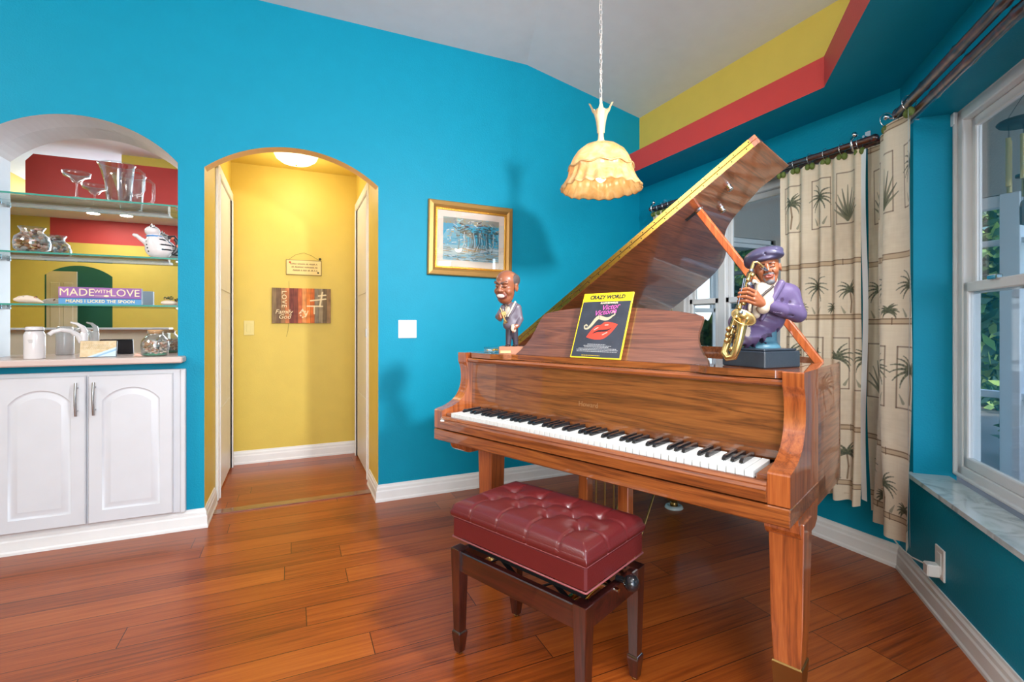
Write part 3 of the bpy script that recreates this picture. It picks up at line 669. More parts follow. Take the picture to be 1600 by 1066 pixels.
def curtain(path, z0, z1_, folds, amp, w, lab, seed, rings=(), rodc=None, lining=0):
    t = thing('curtain', lab, 'curtain', group='palm print curtains')
    P = [Vector(p) for p in path]; L = [0]
    for a, b in zip(P[:-1], P[1:]): L.append(L[-1]+(b-a).length)
    def at(s_):
        s_ = s_*L[-1]
        for i in range(len(P)-1):
            if s_ <= L[i+1]+1e-9: f_ = (s_-L[i])/(L[i+1]-L[i]); d = (P[i+1]-P[i]).normalized(); return P[i]+(P[i+1]-P[i])*f_, Vector((-d.y, d.x))
        return P[-1], Vector((0, 0))
    cc = curtain_canvas(w, z1_-z0, seed); ny, nx = cc.shape[:2]
    us = np.linspace(0, 1, nx); base = np.array([[*at(u)[0], *at(u)[1]] for u in us])
    def pos(u, v):
        i = (u*(nx-1)+.5).astype(int); b_ = base[i]
        ph = u*folds*2*PI; k = np.sin(ph+.5*np.sin(ph*.5+seed)); am = amp*(.55+.45*np.cos(v*PI*.9)*.3+.3*(1-v))
        off = k*am+.012*np.sin(v*7+u*9+seed)*(1-v)
        z = z0+(z1_-z0)*v; sag = np.where(v > .97, (1-np.abs(np.cos(ph*.5)))*.012*((v-.97)/.03), 0)
        return b_[..., 0]+b_[..., 2]*off, b_[..., 1]+b_[..., 3]*off, z-sag+.006*np.sin(ph)*(v < .02)
    sheet('fabric', nx, ny, pos, cc, CURT, t)
    if lining:
        e_ = P[-1]; n_ = at(.99)[1]; d_ = (P[-1]-P[-2]).normalized(); mb = MB(); V = []
        for i in range(30):
            v = i/29; z = z0+.03+(z1_-z0-.04)*v; wv = .006*math.sin(v*9+seed); b_ = e_+n_*(amp*math.sin(folds*2*PI)*.5)
            V += [(b_.x+d_.x*(.0+wv)+n_.x*0, b_.y+d_.y*(.0+wv), z), (b_.x+d_.x*(lining+wv)-n_.x*.012, b_.y+d_.y*(lining+wv)-n_.y*.012, z)]
        mb.grid(V, 30, 2, mat('white_lining', lin(228, 236, 238), .8)); mb.build('lining', t, label='white back lining')
    for s_ in rings:
        p, n_ = at(s_); zz = z1_; c_ = rodc(p) if rodc else Vector((p.x, p.y, z1_+.03))
        rr = .024; d = Vector((-n_.y, n_.x)); pts = []
        for k in range(17): a = 2*PI*k/16; pts.append(Vector((c_.x+n_.x*rr*math.cos(a), c_.y+n_.y*rr*math.cos(a), c_.z-.004+rr*math.sin(a)*1.15)))
        rg = MB(); rg.tube(pts, .0014, CHROME, 6, caps=False); rg.build('ring', t)
        lf = MB()
        for sg in (-1, 1): lf.ball((p.x-n_.x*.001+d.x*.012*sg, p.y-n_.y*.001+d.y*.012*sg, z1_-.012), (.013, .013, .017), LEAF, 10, 6)
        lf.build('leaf_clip', t)
    return t
curtain([(2.375, 1.80), (2.375, 1.39)], .262, 1.895, 5.0, .026, .62, 'wide palm print curtain hanging right of the window behind the piano', 3, [.02+.96*i/5 for i in range(6)], lambda p: Vector((2.375, p.y, 1.925)), .03)
curtain([(2.375, 2.81), (2.375, 2.62)], .30, 1.895, 3.5, .024, .34, 'narrow palm print curtain left of the back window, half hidden behind the piano lid', 8, [.05, .35, .65, .95], lambda p: Vector((2.375, p.y, 1.925)))
qa, qb, qc_ = PC(.02, .12), PC(.22, .13), PC(.425, .10)
curtain([(2.405, 1.385), (2.36, 1.29), qb, qc_], .238, 1.90, 2.6, .026, .50, 'palm print curtain in the bay corner beside the near right window', 21, [.62, .97], lambda p: Vector((p.x, p.y, 1.93)), .028)

# ------------------------------------------------------------------ outside the windows
EXW = mat('exterior_stucco', lin(176, 172, 166), .9, bump=(60, .8)); DECK = mat('grey_paver_deck', lin(120, 116, 112), .8, bump=(30, .5)); FRW = mat('white_aluminium', lin(222, 230, 238), .4)
def q_(name, P, mt, **k): MB().add(P, [tuple(range(len(P)))], mt).build(name, **k, **S)
MB().box(2.7, 14, -8, 9, -.14, -.06, DECK).build('floor_patio', **S)
ew = MB(); Y0 = 3.4; WX0, WX1, WZ0, WZ1 = 2.95, 4.42, .5, 1.93
for (xa, xb, za, zb) in ((2.5, WX0, -.1, 2.9), (WX1, 5.2, -.1, 2.9), (WX0, WX1, -.1, WZ0), (WX0, WX1, WZ1, 2.9)): ew.box(xa, xb, Y0, Y0+.2, za, zb, EXW)
ew.build('wall_exterior', **S)
MEw = Matrix.Translation((WX0, Y0+.05, 0))
window('window_3', MEw, WX1-WX0, WZ0, WZ1, 1.22, mull=.72, GLASS=thin_glass('reflective_pane', (.8, .84, .84), .8, extra=.28))
dr = MB(); DIM = mat('dim_room', lin(120, 122, 112), .9); xa, xb, ya, yb = WX0-.1, WX1+.1, Y0+.2, Y0+1.6
for P in ([(xa, yb, 0), (xb, yb, 0), (xb, yb, 2.5), (xa, yb, 2.5)], [(xa, ya, 0), (xa, yb, 0), (xa, yb, 2.5), (xa, ya, 2.5)], [(xb, ya, 0), (xb, yb, 0), (xb, yb, 2.5), (xb, ya, 2.5)], [(xa, ya, 2.5), (xb, ya, 2.5), (xb, yb, 2.5), (xa, yb, 2.5)], [(xa, ya, 0), (xb, ya, 0), (xb, yb, 0), (xa, yb, 0)]): dr.add(P, [(0, 1, 2, 3)], DIM)
dr.build('wall_far_room', **S)
MB().prism([(2.5, 3.4), (2.5, 1.27), (1.14, -.09), (1.14, -2.5), (4.75, -2.5), (4.75, 3.4)], 2.75, 2.85, mat('porch_ceiling', lin(190, 188, 180), .9)).build('ceiling_porch', **S)
MB().box(4.62, 4.75, -2.5, 3.4, 2.02, 2.75, EXW).build('wall_porch_beam', **S)
en = thing('porch_screen', 'white metal porch screen frame with posts and rails outside the windows', 'screen frame', (4.66, 1.7, 0))
for y in (-2.4, -.9, .05, .62, 2.55): pass
for y in (-1.6, -.5, .02, 1.02, 1.62):
    MB().box(-.05, .05, y-1.7+1.7-.06, y-1.7+1.7+.05, -.06, 2.02, FRW, bev=.004).build('post', en)
MB().box(-.04, .04, -4.1, 1.7, 1.93, 2.015, FRW, bev=.003).build('top_rail', en)
MB().box(-.03, .03, -4.1, 1.7, .56, .61, FRW, bev=.003).build('rail', en); MB().box(-.03, .03, -4.1, 1.7, 1.66, 1.7, FRW, bev=.003).build('rail', en)
def foliage(name, c, r, n, cols, lab, seed):
    R_ = np.random.default_rng(seed); t = thing(name, lab, 'tree', (c[0], c[1], -.06)); V = []; F = []; mi = []
    d = R_.normal(size=(n, 3)); d /= np.linalg.norm(d, axis=1)[:, None]; rad = R_.random(n)**.35
    lump = 1+.22*np.sin(d[:, 0]*7+seed)+.18*np.sin(d[:, 1]*9+d[:, 2]*5)
    P = d*rad[:, None]*lump[:, None]*np.array(r); P[:, 2] += c[2]+.06
    a = R_.normal(size=(n, 3)); a /= np.linalg.norm(a, axis=1)[:, None]; b = np.cross(a, R_.normal(size=(n, 3))); b /= np.linalg.norm(b, axis=1)[:, None]
    s_ = R_.uniform(.07, .15, n)[:, None]; V = np.stack([P-a*s_, P-b*s_*.45, P+a*s_, P+b*s_*.45], 1).reshape(-1, 3); Q = np.arange(4*n).reshape(-1, 4)
    mi = R_.integers(0, len(cols), n); me = fast_mesh('leaves', V, Q, cols, mi, False); link('leaves', me, t)
    tb = MB(); tb.tube([(0, 0, 0), (.05, .03, c[2]*.6), (-.05, .1, c[2]+r[2]*.6)], [.12, .09, .03], mat('bark', lin(92, 78, 62), .9), 8); tb.build('trunk', t)
G = [mat('leaf_dark', lin(52, 84, 44), .6), mat('leaf_mid', lin(98, 138, 66), .6), mat('leaf_light', lin(168, 196, 104), .6), mat('leaf_blue', lin(90, 124, 104), .6)]
fl = [((6.2, 3.7, 1.5), (.9, .9, 1.8), 'leafy green bush seen beyond the white porch post'), ((7.8, 1.0, 1.8), (1.15, .95, 2.1), 'tall green tree outside the near right window'), ((9.6, 6.4, 1.9), (1.3, 1.2, 2.2), 'green tree standing beyond the far corner of the porch'),
      ((6.9, -2.5, 1.5), (1.1, 1.0, 1.8), 'green bush beyond the porch, mirrored in the patio window'), ((9.0, -5.2, 1.8), (1.3, 1.3, 2.2), 'large green tree reflected in the patio window panes'), ((5.6, 1.3, .35), (.6, .6, .6), 'low dark shrub under the trees outside'),
      ((9.3, 3.4, 1.7), (1.25, 1.1, 2.4), 'broad green tree behind the others beyond the porch rail'),
      ((6.3, -.35, 1.5), (.5, .36, 1.9), 'slim green bush between two larger trees beyond the porch')]
for i, (c, r, lab) in enumerate(fl): foliage('garden_tree', c, r, 13000, G if i != 5 else G[:2], lab, i+3)
# wind chime outside the near window
wx, wy = 3.02, 1.075
wcm = thing('wind_chime', 'wind chime with pale yellow tubes hanging outside the near window', 'wind chime', (wx, wy, 2.01))
mb = MB(); mb.lathe([(.0, .008), (.085, .008), (.092, 0), (.085, -.01), (0, -.01)], mat('dark_wood_disc', lin(60, 55, 52), .6), 28); mb.build('top_disc', wcm)
tm = mat('pale_gold_tube', lin(206, 186, 120), .3)
for k in range(6):
    a = k*PI/3+.3; L_ = .26-.02*k; mb = MB(); x, y = .055*math.cos(a), .055*math.sin(a); mb.tube([(x, y, -.07), (x, y, -.07-L_)], .0095, tm, 10); mb.tube([(x, y, -.01), (x, y, -.07)], .0008, BLACKM, 4); mb.build('tube', wcm)
mb = MB(); mb.tube([(0, 0, -.01), (0, 0, -.37)], .0008, BLACKM, 4); mb.lathe([(0, -.24), (.028, -.24), (.028, -.252), (0, -.252)], MATS['dark_wood_disc'], 16)
mb.prism([(-.028, -.47), (.028, -.47), (.03, -.39), (.018, -.365), (0, -.356), (-.018, -.365), (-.03, -.39)], -.004, .004, MATS['dark_wood_disc'], 'y'); mb.build('striker', wcm)
mb = MB(); 
for k in range(3): a = k*2.1; mb.tube([(.06*math.cos(a), .06*math.sin(a), .008), (0, 0, .12)], .001, BLACKM, 4)
mb.tube([(0, 0, .12), (0, 0, .9)], .001, BLACKM, 4); mb.build('cord', wcm)

# ------------------------------------------------------------------ small wall things
def plate(name, lab, cat, loc, rz, w, h, mt, rockers=1):
    t = thing(name, lab, cat, loc, rz); MB().box(-w/2, w/2, -.007, -.0005, -h/2, h/2, mt, bev=.002).build('plate', t)
    for k in range(rockers):
        x = (k-(rockers-1)/2)*.046; r_ = MB(); r_.box(x-.016, x+.016, -.0095, -.007, -.033, .033, mt, bev=.0015); r_.build('rocker', t)
    return t
plate('light_switch', 'white double rocker light switch on the teal wall left of the piano', 'light switch', (.664, YA, 1.062), 0, .114, .114, TRIMW, 2)
plate('light_switch', 'cream light switch on the yellow hall wall beside the plank sign', 'light switch', (-.307, 4.36, 1.064), 0, .072, .115, mat('ivory_plastic', lin(226, 208, 130), .4), 1)
pc = PC(.40, 0)
ot = thing('wall_outlet', 'white wall outlet with plugs low on the teal bay wall', 'outlet', (pc[0], pc[1], .205), math.radians(-135)+PI)
mb = MB(); mb.box(-.036, .036, .0005, .007, -.058, .058, TRIMW, bev=.002); mb.build('plate', ot)
mb = MB(); mb.box(-.017, .017, .007, .009, -.038, .038, TRIMW, bev=.001); mb.build('receptacle', ot)
mb = MB(); mb.box(-.02, .02, .009, .05, -.05, -.005, TRIMW, bev=.004); 
pad = thing('power_adapter', 'white power adapter with a thin cord plugged into the low outlet', 'adapter'); mb.build('plug_body', pad, (pc[0], pc[1], .205), math.radians(-135)+PI)
A0 = Vector((*PC(.39, .045), .19)); mb = MB(); mb.tube([tuple(A0), (*PC(.30, .06), .175), (*PC(.2, .06), .165), (*PC(.1, .065), .18), (*PC(.04, .09), .25), (*PC(.02, .10), .32)], .0032, TRIMW, 8)
mb.build('cord', pad)

# hall: signs and ceiling light
t = thing('hanging_sign', 'small cream wooden sign with hearts hanging by a string in the hall', 'sign', (.0905, 4.36, 1.5545))
Ct = lin(236, 208, 140); HS = Canvas(.27, .125, 180, 84, Ct)
for r_ in range(3):
    x = .03+.01*r_
    R_ = random.Random(r_)
    while x < .235:
        HS.path([(x, .088-r_*.027+R_.uniform(-.006, .006)) if False else (x, .088-r_*.027), (x+.004, .098-r_*.027), (x+.008, .086-r_*.027)], .0014, lin(90, 60, 40)); x += R_.choice((.009, .01, .016))
HS.ell(.028, .104, .009, .008, lin(190, 70, 40)); HS.ell(.245, .022, .008, .008, lin(70, 66, 40))
for (a, b) in (((0, 0), (.27, 0)), ((0, .125), (.27, .125)), ((0, 0), (0, .125)), ((.27, 0), (.27, .125))): HS.line(a, b, .004, lin(110, 96, 50), .7)
PV = vcol('painted_board', .7)
MB().box(-.134, .134, -.012, -.001, -.062, .062, mat('sign_wood', lin(150, 120, 70), .7), bev=.002).build('board', t)
sheet('sign_face', 180, 84, lambda u, v: ((u-.5)*.264, u*0-.0125, (v-.5)*.12), HS.c, PV, t)
mb = MB(); mb.tube([(-.115, -.008, .06), (-.06, -.006, .105), (.0, -.005, .122), (.06, -.006, .1), (.12, -.008, .06)], .0012, mat('twine', lin(120, 110, 60), .9), 6); mb.ball((.122, -.012, .075), (.011, .005, .011), mat('dark_heart', lin(70, 66, 40), .6), 10, 6); mb.build('string', t)
Mtx = lambda x, y, z, r_=0: Matrix.Translation((x, y, z)) @ Matrix.Rotation(PI/2, 4, 'X') @ Matrix.Rotation(r_, 4, 'Z')

t = thing('plank_sign', 'colourful wooden plank sign with a cross and lettering in the hall', 'sign', (.0755, 4.36, 1.2425))
PW, PH = .44, .284; PS = Canvas(PW, PH, 300, 194, lin(120, 90, 66))
cols = [(128, 104, 74), (110, 84, 62), (150, 108, 70), (196, 118, 70), (112, 52, 44), (126, 60, 46), (186, 96, 54), (214, 140, 78), (224, 128, 52), (206, 106, 46), (136, 124, 106), (150, 132, 104), (112, 92, 66), (146, 112, 76)]
x = 0
for k, c_ in enumerate(cols): w_ = PW/len(cols); PS.rect(k*w_, (k+1)*w_, 0, PH, lin(*c_)); PS.rect(k*w_, k*w_+.0015, 0, PH, lin(60, 40, 30), .8)
PS.c = np.clip(PS.c*(1+PS.noise(.5, .008, .05, 4)[..., None])*(1+PS.noise(.4, .03, .02, 9)[..., None]), 0, 1)
WHT = lin(240, 222, 180)
for a, b, r_ in (((.285, .185), (.40, .2), .006), ((.355, .14), (.375, .255), .0065), ((.26, .14), (.375, .14), .006), ((.313, .08), (.313, .14), .006)): PS.line(a, b, r_, WHT, .85)
PS.line((.345, .225), (.40, .232), .006, WHT, .85)
for k in range(7): PS.ell(.23+.022*math.cos(k*.9), .075+.026*math.sin(k*.9), .007, .007, WHT, .7)
PS.path([(.2, .08), (.225, .115), (.25, .06), (.265, .1)], .004, WHT, .7)
MB().box(-PW/2, PW/2, -.02, -.001, -PH/2, PH/2, MATS['sign_wood'], bev=.001).build('board', t)
sheet('painted_face', 300, 194, lambda u, v: ((u-.5)*PW, u*0-.0206, (v-.5)*PH), PS.c, PV, t)
mb = MB(); LW = mat('white_lettering', WHT, .6)
text_mb(mb, 'LOVE', .05, LW, Mtx(-.133, -.0215, .052, -PI/2), space=1.2); text_mb(mb, 'Family', .05, LW, Mtx(-.135, -.0215, -.05), shear=.3); text_mb(mb, 'God', .05, LW, Mtx(-.13, -.0215, -.09), shear=.3)
mb.build('lettering', t, label='white painted lettering')
mb = MB(); mb.tube([(-.095, -.003, .142), (-.097, -.003, .2)], .001, MATS['twine'], 5); mb.build('string', t); mb = MB(); mb.tube([(-.1, -.003, -.142), (-.104, -.003, -.2), (-.116, -.003, -.25)], .001, MATS['twine'], 5); mb.build('string', t)

t = thing('ceiling_light', 'round frosted dome light on the hall ceiling', 'ceiling light', (.03, 3.93, VZ))
mb = MB(); mb.lathe([(.0, -.088), (.05, -.085), (.1, -.072), (.135, -.048), (.15, -.018), (.15, 0)], mat('lit_frosted_glass', lin(255, 244, 215), .4, emit=lin(255, 238, 200), estr=1.6), 36); mb.build('glass_dome', t)
mb = MB(); mb.lathe([(0, -.1), (.006, -.098), (.008, -.09), (.004, -.084)], BRASS, 12); mb.build('finial', t)
pl = bpy.data.lights.new('hall_bulb', 'POINT'); pl.energy = 5.5; pl.color = (1, .93, .82); pl.shadow_soft_size = .12; po = bpy.data.objects.new('hall_bulb', pl); COL.objects.link(po); po.location = (.03, 3.93, VZ-.16)

# picture on the teal wall
t = thing('framed_picture', 'gold framed landscape painting on the teal wall above the figurine', 'picture', (1.086, YA-.012, 1.648), 0)
t.rotation_euler = (0, math.radians(.9), 0)
FW, FH = .588, .484
GF = mat('antique_gold_frame', lin(176, 134, 74), .38, metal=.55, bump=(60, .2)); GF2 = mat('gold_bead', lin(214, 160, 64), .35, metal=.7)
mb = MB()
prof = [(0, .012), (0, -.010), (.006, -.018), (.03, -.022), (.044, -.014), (.048, -.008)]
def framep(mb, prof, mt, W_, H_):
    V = []
    for (o, y) in prof: V += [(-W_/2+o, y, -H_/2+o), (W_/2-o, y, -H_/2+o), (W_/2-o, y, H_/2-o), (-W_/2+o, y, H_/2-o)]
    F = [(r_*4+i, r_*4+(i+1) % 4, (r_+1)*4+(i+1) % 4, (r_+1)*4+i) for r_ in range(len(prof)-1) for i in range(4)]; mb.add(V, F, mt)
framep(mb, prof, GF, FW, FH); framep(mb, [(.046, -.009), (.05, -.013), (.058, -.013), (.061, -.006)], GF2, FW, FH)
for sx in (-1, 1):
    for i in range(34): mb.ball((sx*(FW/2-.053), -.0135, -FH/2+.058+i*(FH-.116)/33), .0035, GF2, 6, 4)
for sz in (-1, 1):
    for i in range(42): mb.ball((-FW/2+.058+i*(FW-.116)/41, -.0135, sz*(FH/2-.053)), .0035, GF2, 6, 4)
mb.build('frame', t)
MB().add([(-FW/2+.055, -.005, -FH/2+.055), (FW/2-.055, -.005, -FH/2+.055), (FW/2-.055, -.005, FH/2-.055), (-FW/2+.055, -.005, FH/2-.055)], [(0, 1, 2, 3)], mat('cream_mat', lin(240, 228, 214), .9)).build('mat_board', t)
aw, ah = .39, .28; PA = Canvas(aw, ah, 280, 200, lin(70, 170, 200)); R_ = random.Random(12)
PA.rect(0, aw, .0, .1, lin(150, 190, 200)); PA.rect(0, aw, .24, ah, lin(200, 160, 70), .5)
for k in range(160):
    x, y = R_.uniform(0, aw), R_.uniform(.1, ah); c_ = R_.choice([(30, 120, 170), (235, 235, 225), (60, 190, 210), (200, 160, 60), (90, 130, 150)]); PA.line((x, y), (x+R_.uniform(-.03, .03), y+R_.uniform(-.015, .015)), .0022, lin(*c_), .8)
for k in range(120):
    x, y = R_.uniform(.09, aw), R_.gauss(.2, .022); PA.line((x, y), (x+R_.uniform(-.03, .03), y+R_.uniform(-.01, .012)), .0035, lin(*R_.choice([(44, 58, 50), (70, 88, 76), (96, 110, 90), (30, 40, 48)])), .85)
for k in range(46):
    x = R_.gauss(.24, .075); x2 = x+R_.uniform(-.03, .03); PA.path([(x, .19), ((x+x2)/2+.01, .12), (x2, .07+R_.uniform(-.02, .01))], R_.uniform(.001, .0028), lin(*R_.choice([(50, 60, 60), (200, 215, 215), (80, 90, 84), (110, 130, 130)])), .85)
for k in range(110):
    x, y = R_.uniform(0, aw), R_.uniform(0, .095); PA.line((x, y), (x+R_.uniform(.01, .06), y+R_.uniform(-.006, .006)), .002, lin(*R_.choice([(220, 230, 235), (60, 130, 160), (150, 130, 80), (70, 84, 70), (200, 150, 60), (110, 160, 180)])), .8)
sheet('painting', 280, 200, lambda u, v: ((u-.5)*aw, u*0-.0056, (v-.5)*ah), PA.c, vcol('artwork_paint', .6), t)
PG = thin_glass('picture_glass', (.98, .98, .98), 1.0, extra=.22)
MB().add([(-FW/2+.055, -.0085, -FH/2+.055), (FW/2-.055, -.0085, -FH/2+.055), (FW/2-.055, -.0085, FH/2-.055), (-FW/2+.055, -.0085, FH/2-.055)], [(0, 1, 2, 3)], PG).build('glazing', t)

# ------------------------------------------------------------------ pendant lamp
LX, LY = 1.351, 1.969; SZ = 1.735
t = thing('pendant_lamp', 'fluted amber glass pendant lamp hanging on a chain above the piano', 'lamp', (LX, LY, SZ))
def shade_mat():
    m = bpy.data.materials.new('amber_alabaster_glass'); m.use_nodes = True; t_ = m.node_tree; b = t_.nodes['Principled BSDF']; out = t_.nodes['Material Output']
    tcn = t_.nodes.new('ShaderNodeTexCoord'); n = t_.nodes.new('ShaderNodeTexNoise'); n.inputs['Scale'].default_value = 16; n.inputs['Detail'].default_value = 6; n.inputs['Distortion'].default_value = 1.5
    r = t_.nodes.new('ShaderNodeValToRGB'); e_ = r.color_ramp.elements; e_[0].position = .35; e_[0].color = (*lin(222, 180, 118), 1); e_[1].position = .65; e_[1].color = (*lin(240, 212, 162), 1)
    t_.links.new(tcn.outputs['Object'], n.inputs[0]); t_.links.new(n.outputs[0], r.inputs[0]); t_.links.new(r.outputs[0], b.inputs[0]); b.inputs['Roughness'].default_value = .25
    tr = t_.nodes.new('ShaderNodeBsdfTranslucent'); t_.links.new(r.outputs[0], tr.inputs[0]); mx = t_.nodes.new('ShaderNodeMixShader'); mx.inputs[0].default_value = .5
    t_.links.new(b.outputs[0], mx.inputs[1]); t_.links.new(tr.outputs[0], mx.inputs[2]); t_.links.new(mx.outputs[0], out.inputs[0]); return m
SHD = shade_mat()
def ruf(r, z, a):
    k = max(0, min(1, (r-.10)/.09)) if z < .12 else 0
    w_ = math.sin(a*22)+.3*math.sin(a*11+1); return r*(1+.026*k*w_), z+.0045*k*k*math.sin(a*22+.8)+.003*k*math.sin(a*6)
mb = MB(); dome = [(.018, .222), (.045, .219), (.08, .207), (.11, .184), (.131, .153), (.145, .12), (.15, .1)]
mb.lathe(dome, SHD, 96, fn=lambda r, z, a: (r*(1+.012*math.sin(a*12)*(1 if r > .06 else 0)), z))
mb.build('shade_dome', t)
mb = MB(); mb.lathe([(.152, .104), (.155, .098), (.152, .09), (.156, .07), (.166, .045), (.180, .022), (.193, .006), (.190, .000), (.184, .004), (.172, .022), (.158, .046), (.148, .072), (.146, .096), (.152, .104)], SHD, 144, fn=ruf); mb.build('shade_skirt', t)
mb = MB(); mb.lathe([(.150, .1), (.155, .105), (.160, .1), (.155, .095), (.150, .1)], mat('amber_rim', lin(190, 156, 104), .4), 144, fn=lambda r, z, a: (r*(1+.012*math.sin(a*11)), z+.005*math.sin(a*11+.5))); mb.build('rim', t, label='wavy darker rim')
PCR = mat('cream_ceramic', lin(238, 208, 160), .35)
mb = MB(); mb.lathe([(.0, .235), (.02, .235), (.024, .228), (.018, .222)], PCR, 20); mb.lathe([(.016, .228), (.013, .26), (.014, .30), (.02, .335), (.026, .37), (.024, .385), (.01, .39), (0, .39)], PCR, 20); mb.build('stem', t)
for k in range(5):
    a = k*2*PI/5+.35; V = []; n = 12
    for i in range(n):
        f_ = i/(n-1); z = .27+.14*f_; r_ = .014+.012*f_+.032*f_**3; w_ = .016*math.sin(PI*(.12+.8*f_))*(1 if f_ < .9 else .6)+.002
        for j in (-1, 0, 1): rr = r_+(0.004 if j == 0 else 0); aa = a+j*w_/max(rr, .012); V.append((rr*math.cos(aa), rr*math.sin(aa), z-.006*abs(j)*f_+(0.006*math.sin(i*1.9) if j else 0)*f_))
    p_ = MB(); p_.grid(V, n, 3, PCR); p_.grid([(x*.93, y*.93, z) for x, y, z in V], n, 3, PCR); p_.build('petal', t)
mb = MB(); WCH = mat('white_chain', lin(205, 200, 196), .4)
z = .39; k = 0; cg = MB()
while z < 1.35:
    pts = [(.0065*math.cos(a) if k % 2 else 0, 0 if k % 2 else .0065*math.cos(a), z+.015+.014*math.sin(a)) for a in [2*PI*i/12 for i in range(12)]]
    mb.tube(pts, .0018, WCH, 6, closed=True); z += .0235; k += 1
mb.build('chain', t)
mb = MB(); mb.tube([(.006*math.sin(i*.7), .006*math.cos(i*.55), .39+i*.02) for i in range(48)], .0016, mat('clear_cord', lin(226, 216, 204), .3), 6); mb.build('cord', t)
mb = MB(); mb.ball((0, 0, .075), (.03, .03, .038), mat('bulb_glass', (1, .9, .7), .3, emit=(1, .86, .6), estr=3), 16, 12); mb.tube([(0, 0, .11), (0, 0, .21)], .014, BRASSD, 12); mb.build('bulb', t, label='glowing bulb')
pl = bpy.data.lights.new('pendant_light', 'POINT'); pl.energy = 1.7; pl.color = (1, .88, .7); pl.shadow_soft_size = .03; po = bpy.data.objects.new('pendant_light', pl); COL.objects.link(po); po.location = (LX, LY, SZ+.03)

# ------------------------------------------------------------------ grand piano (local: x along the keyboard bass to treble, y towards the tail)
PW_ = 1.404; PAN = -1.1732; PX0, PY0 = .5739, 2.1129
piano = thing('grand_piano', 'glossy walnut baby grand piano with its lid raised, standing by the bay windows', 'piano', (PX0, PY0, 0), PAN)
OUT = [(0, .2995), (0, 1.30), (.02, 1.42), (.08, 1.53), (.17, 1.60), (.27, 1.635), (.39, 1.636), (.54, 1.614), (.674, 1.585), (.78, 1.535), (.855, 1.465), (.905, 1.385), (.945, 1.30), (.985, 1.18), (1.03, 1.08), (1.085, 1.01), (1.15, .965), (1.23, .93), (1.30, .885), (1.36, .81), (1.392, .72), (1.404, .62), (1.404, .2995)]
def smooth_open(P, it=2):
    for _ in range(it):
        Q = [P[0]]
        for a, b in zip(P[:-1], P[1:]): Q += [(a[0]*.75+b[0]*.25, a[1]*.75+b[1]*.25), (a[0]*.25+b[0]*.75, a[1]*.25+b[1]*.75)]
        P = Q+[P[-1]]
    return P
OUTS = smooth_open(OUT)
def inset(P, d):
    n = len(P); R_ = []
    for i in range(n):
        a = Vector(P[max(i-1, 0)]); b = Vector(P[min(i+1, n-1)]); t = (b-a).normalized(); nrm = Vector((t.y, -t.x)); R_.append((P[i][0]+nrm.x*d, P[i][1]+nrm.y*d))
    return R_
rim = MB(); ins = inset(OUTS, .05); n = len(OUTS); V = []
for (x, y), (xi, yi) in zip(OUTS, ins): V += [(x, y, .565), (x, y, .957), (x+(xi-x)*.08, y+(yi-y)*.08, .962), (xi, yi, .962), (xi, yi, .565)]
F = [(i*5+j, (i+1)*5+j, (i+1)*5+(j+1) % 5, i*5+(j+1) % 5) for i in range(n-1) for j in range(5)]
F += [(0, 1, 2, 3, 4), tuple((n-1)*5+j for j in range(5))[::-1]]
WALNR = wood('walnut_lacquer_rim', lin(98, 54, 32), lin(136, 78, 46), lin(158, 98, 62), axis=1, dist=2, coat_rough=.012, stretch=13)
rim.add(V, F, WALNR, True); o = rim.build('rim', piano)
def autosmooth(o, ang=40):
    me = o.data; bpy.context.view_layer.objects.active = o
    me.polygons.foreach_set('use_smooth', [True]*len(me.polygons)); me.set_sharp_from_angle(angle=math.radians(ang))
autosmooth(o)
bt = MB(); bt.prism(inset(OUTS, .045), .57, .60, BLACK, 'z'); bt.build('bottom_board', piano)
pl_ = MB(); pl_.prism([p for p in inset(OUTS, .055) if p[1] > .50], .87, .885, GOLDP, 'z')
for k in range(9): pl_.tube([(.12+.05*k, .46, .89), (.2+.06*k*.9, 1.3-.08*k, .89)], .006, GOLDP, 6)
pl_.build('iron_plate', piano, label='gold painted iron plate')
st = MB()
for k in range(44): st.tube([(.10+.026*k, .45, .899), (.16+.021*k, 1.48-.016*k-.0002*k*k, .899)], .0008, CHROME, 4, caps=False)
st.build('strings', piano)
# cheeks with the sweeping front profile
prof = [(.0, .6355), (0, .716), (.012, .7205), (.05, .727), (.09, .742), (.122, .764), (.143, .795), (.153, .83), (.154, .865), (.149, .895), (.139, .918), (.1365, .924), (.1365, .962), (.30, .962), (.30, .6355)]
def smp(P, lo, hi):
    return P[:lo]+smooth_open(P[lo:hi], 1)+P[hi:]
prof = smp(prof, 2, 11)
for x0, x1 in ((0.0, .053), (PW_-.053, PW_)):
    c_ = MB(); c_.prism([(y, z) for y, z in prof], x0, x1, WALNZ, 'x'); o = c_.build('cheek', piano); autosmooth(o, 30)
    bv = o.modifiers.new('bevel', 'BEVEL'); bv.width = .003; bv.segments = 2; bv.limit_method = 'ANGLE'; bv.angle_limit = math.radians(40)
# key bed, key slip, key blocks
kb = MB(); kb.box(0.0, PW_, -.003, .40, .5865, .634, WALN, bev=.003); kb.build('key_bed', piano)
ks = MB(); yy = [(.002, .639), (-.010, .642), (-.011, .672), (-.006, .680), (-.008, .684), (-.003, .692), (.006, .694), (.016, .692), (.016, .639)]
ks.prism(yy, .0535, PW_-.0535, WALN, 'x'); ks.build('key_slip', piano)
for x0, x1 in ((.0535, .087), (PW_-.087, PW_-.0535)):
    k_ = MB(); k_.box(x0, x1, .02, .165, .64, .704, WALN, bev=.004); k_.build('key_block', piano)
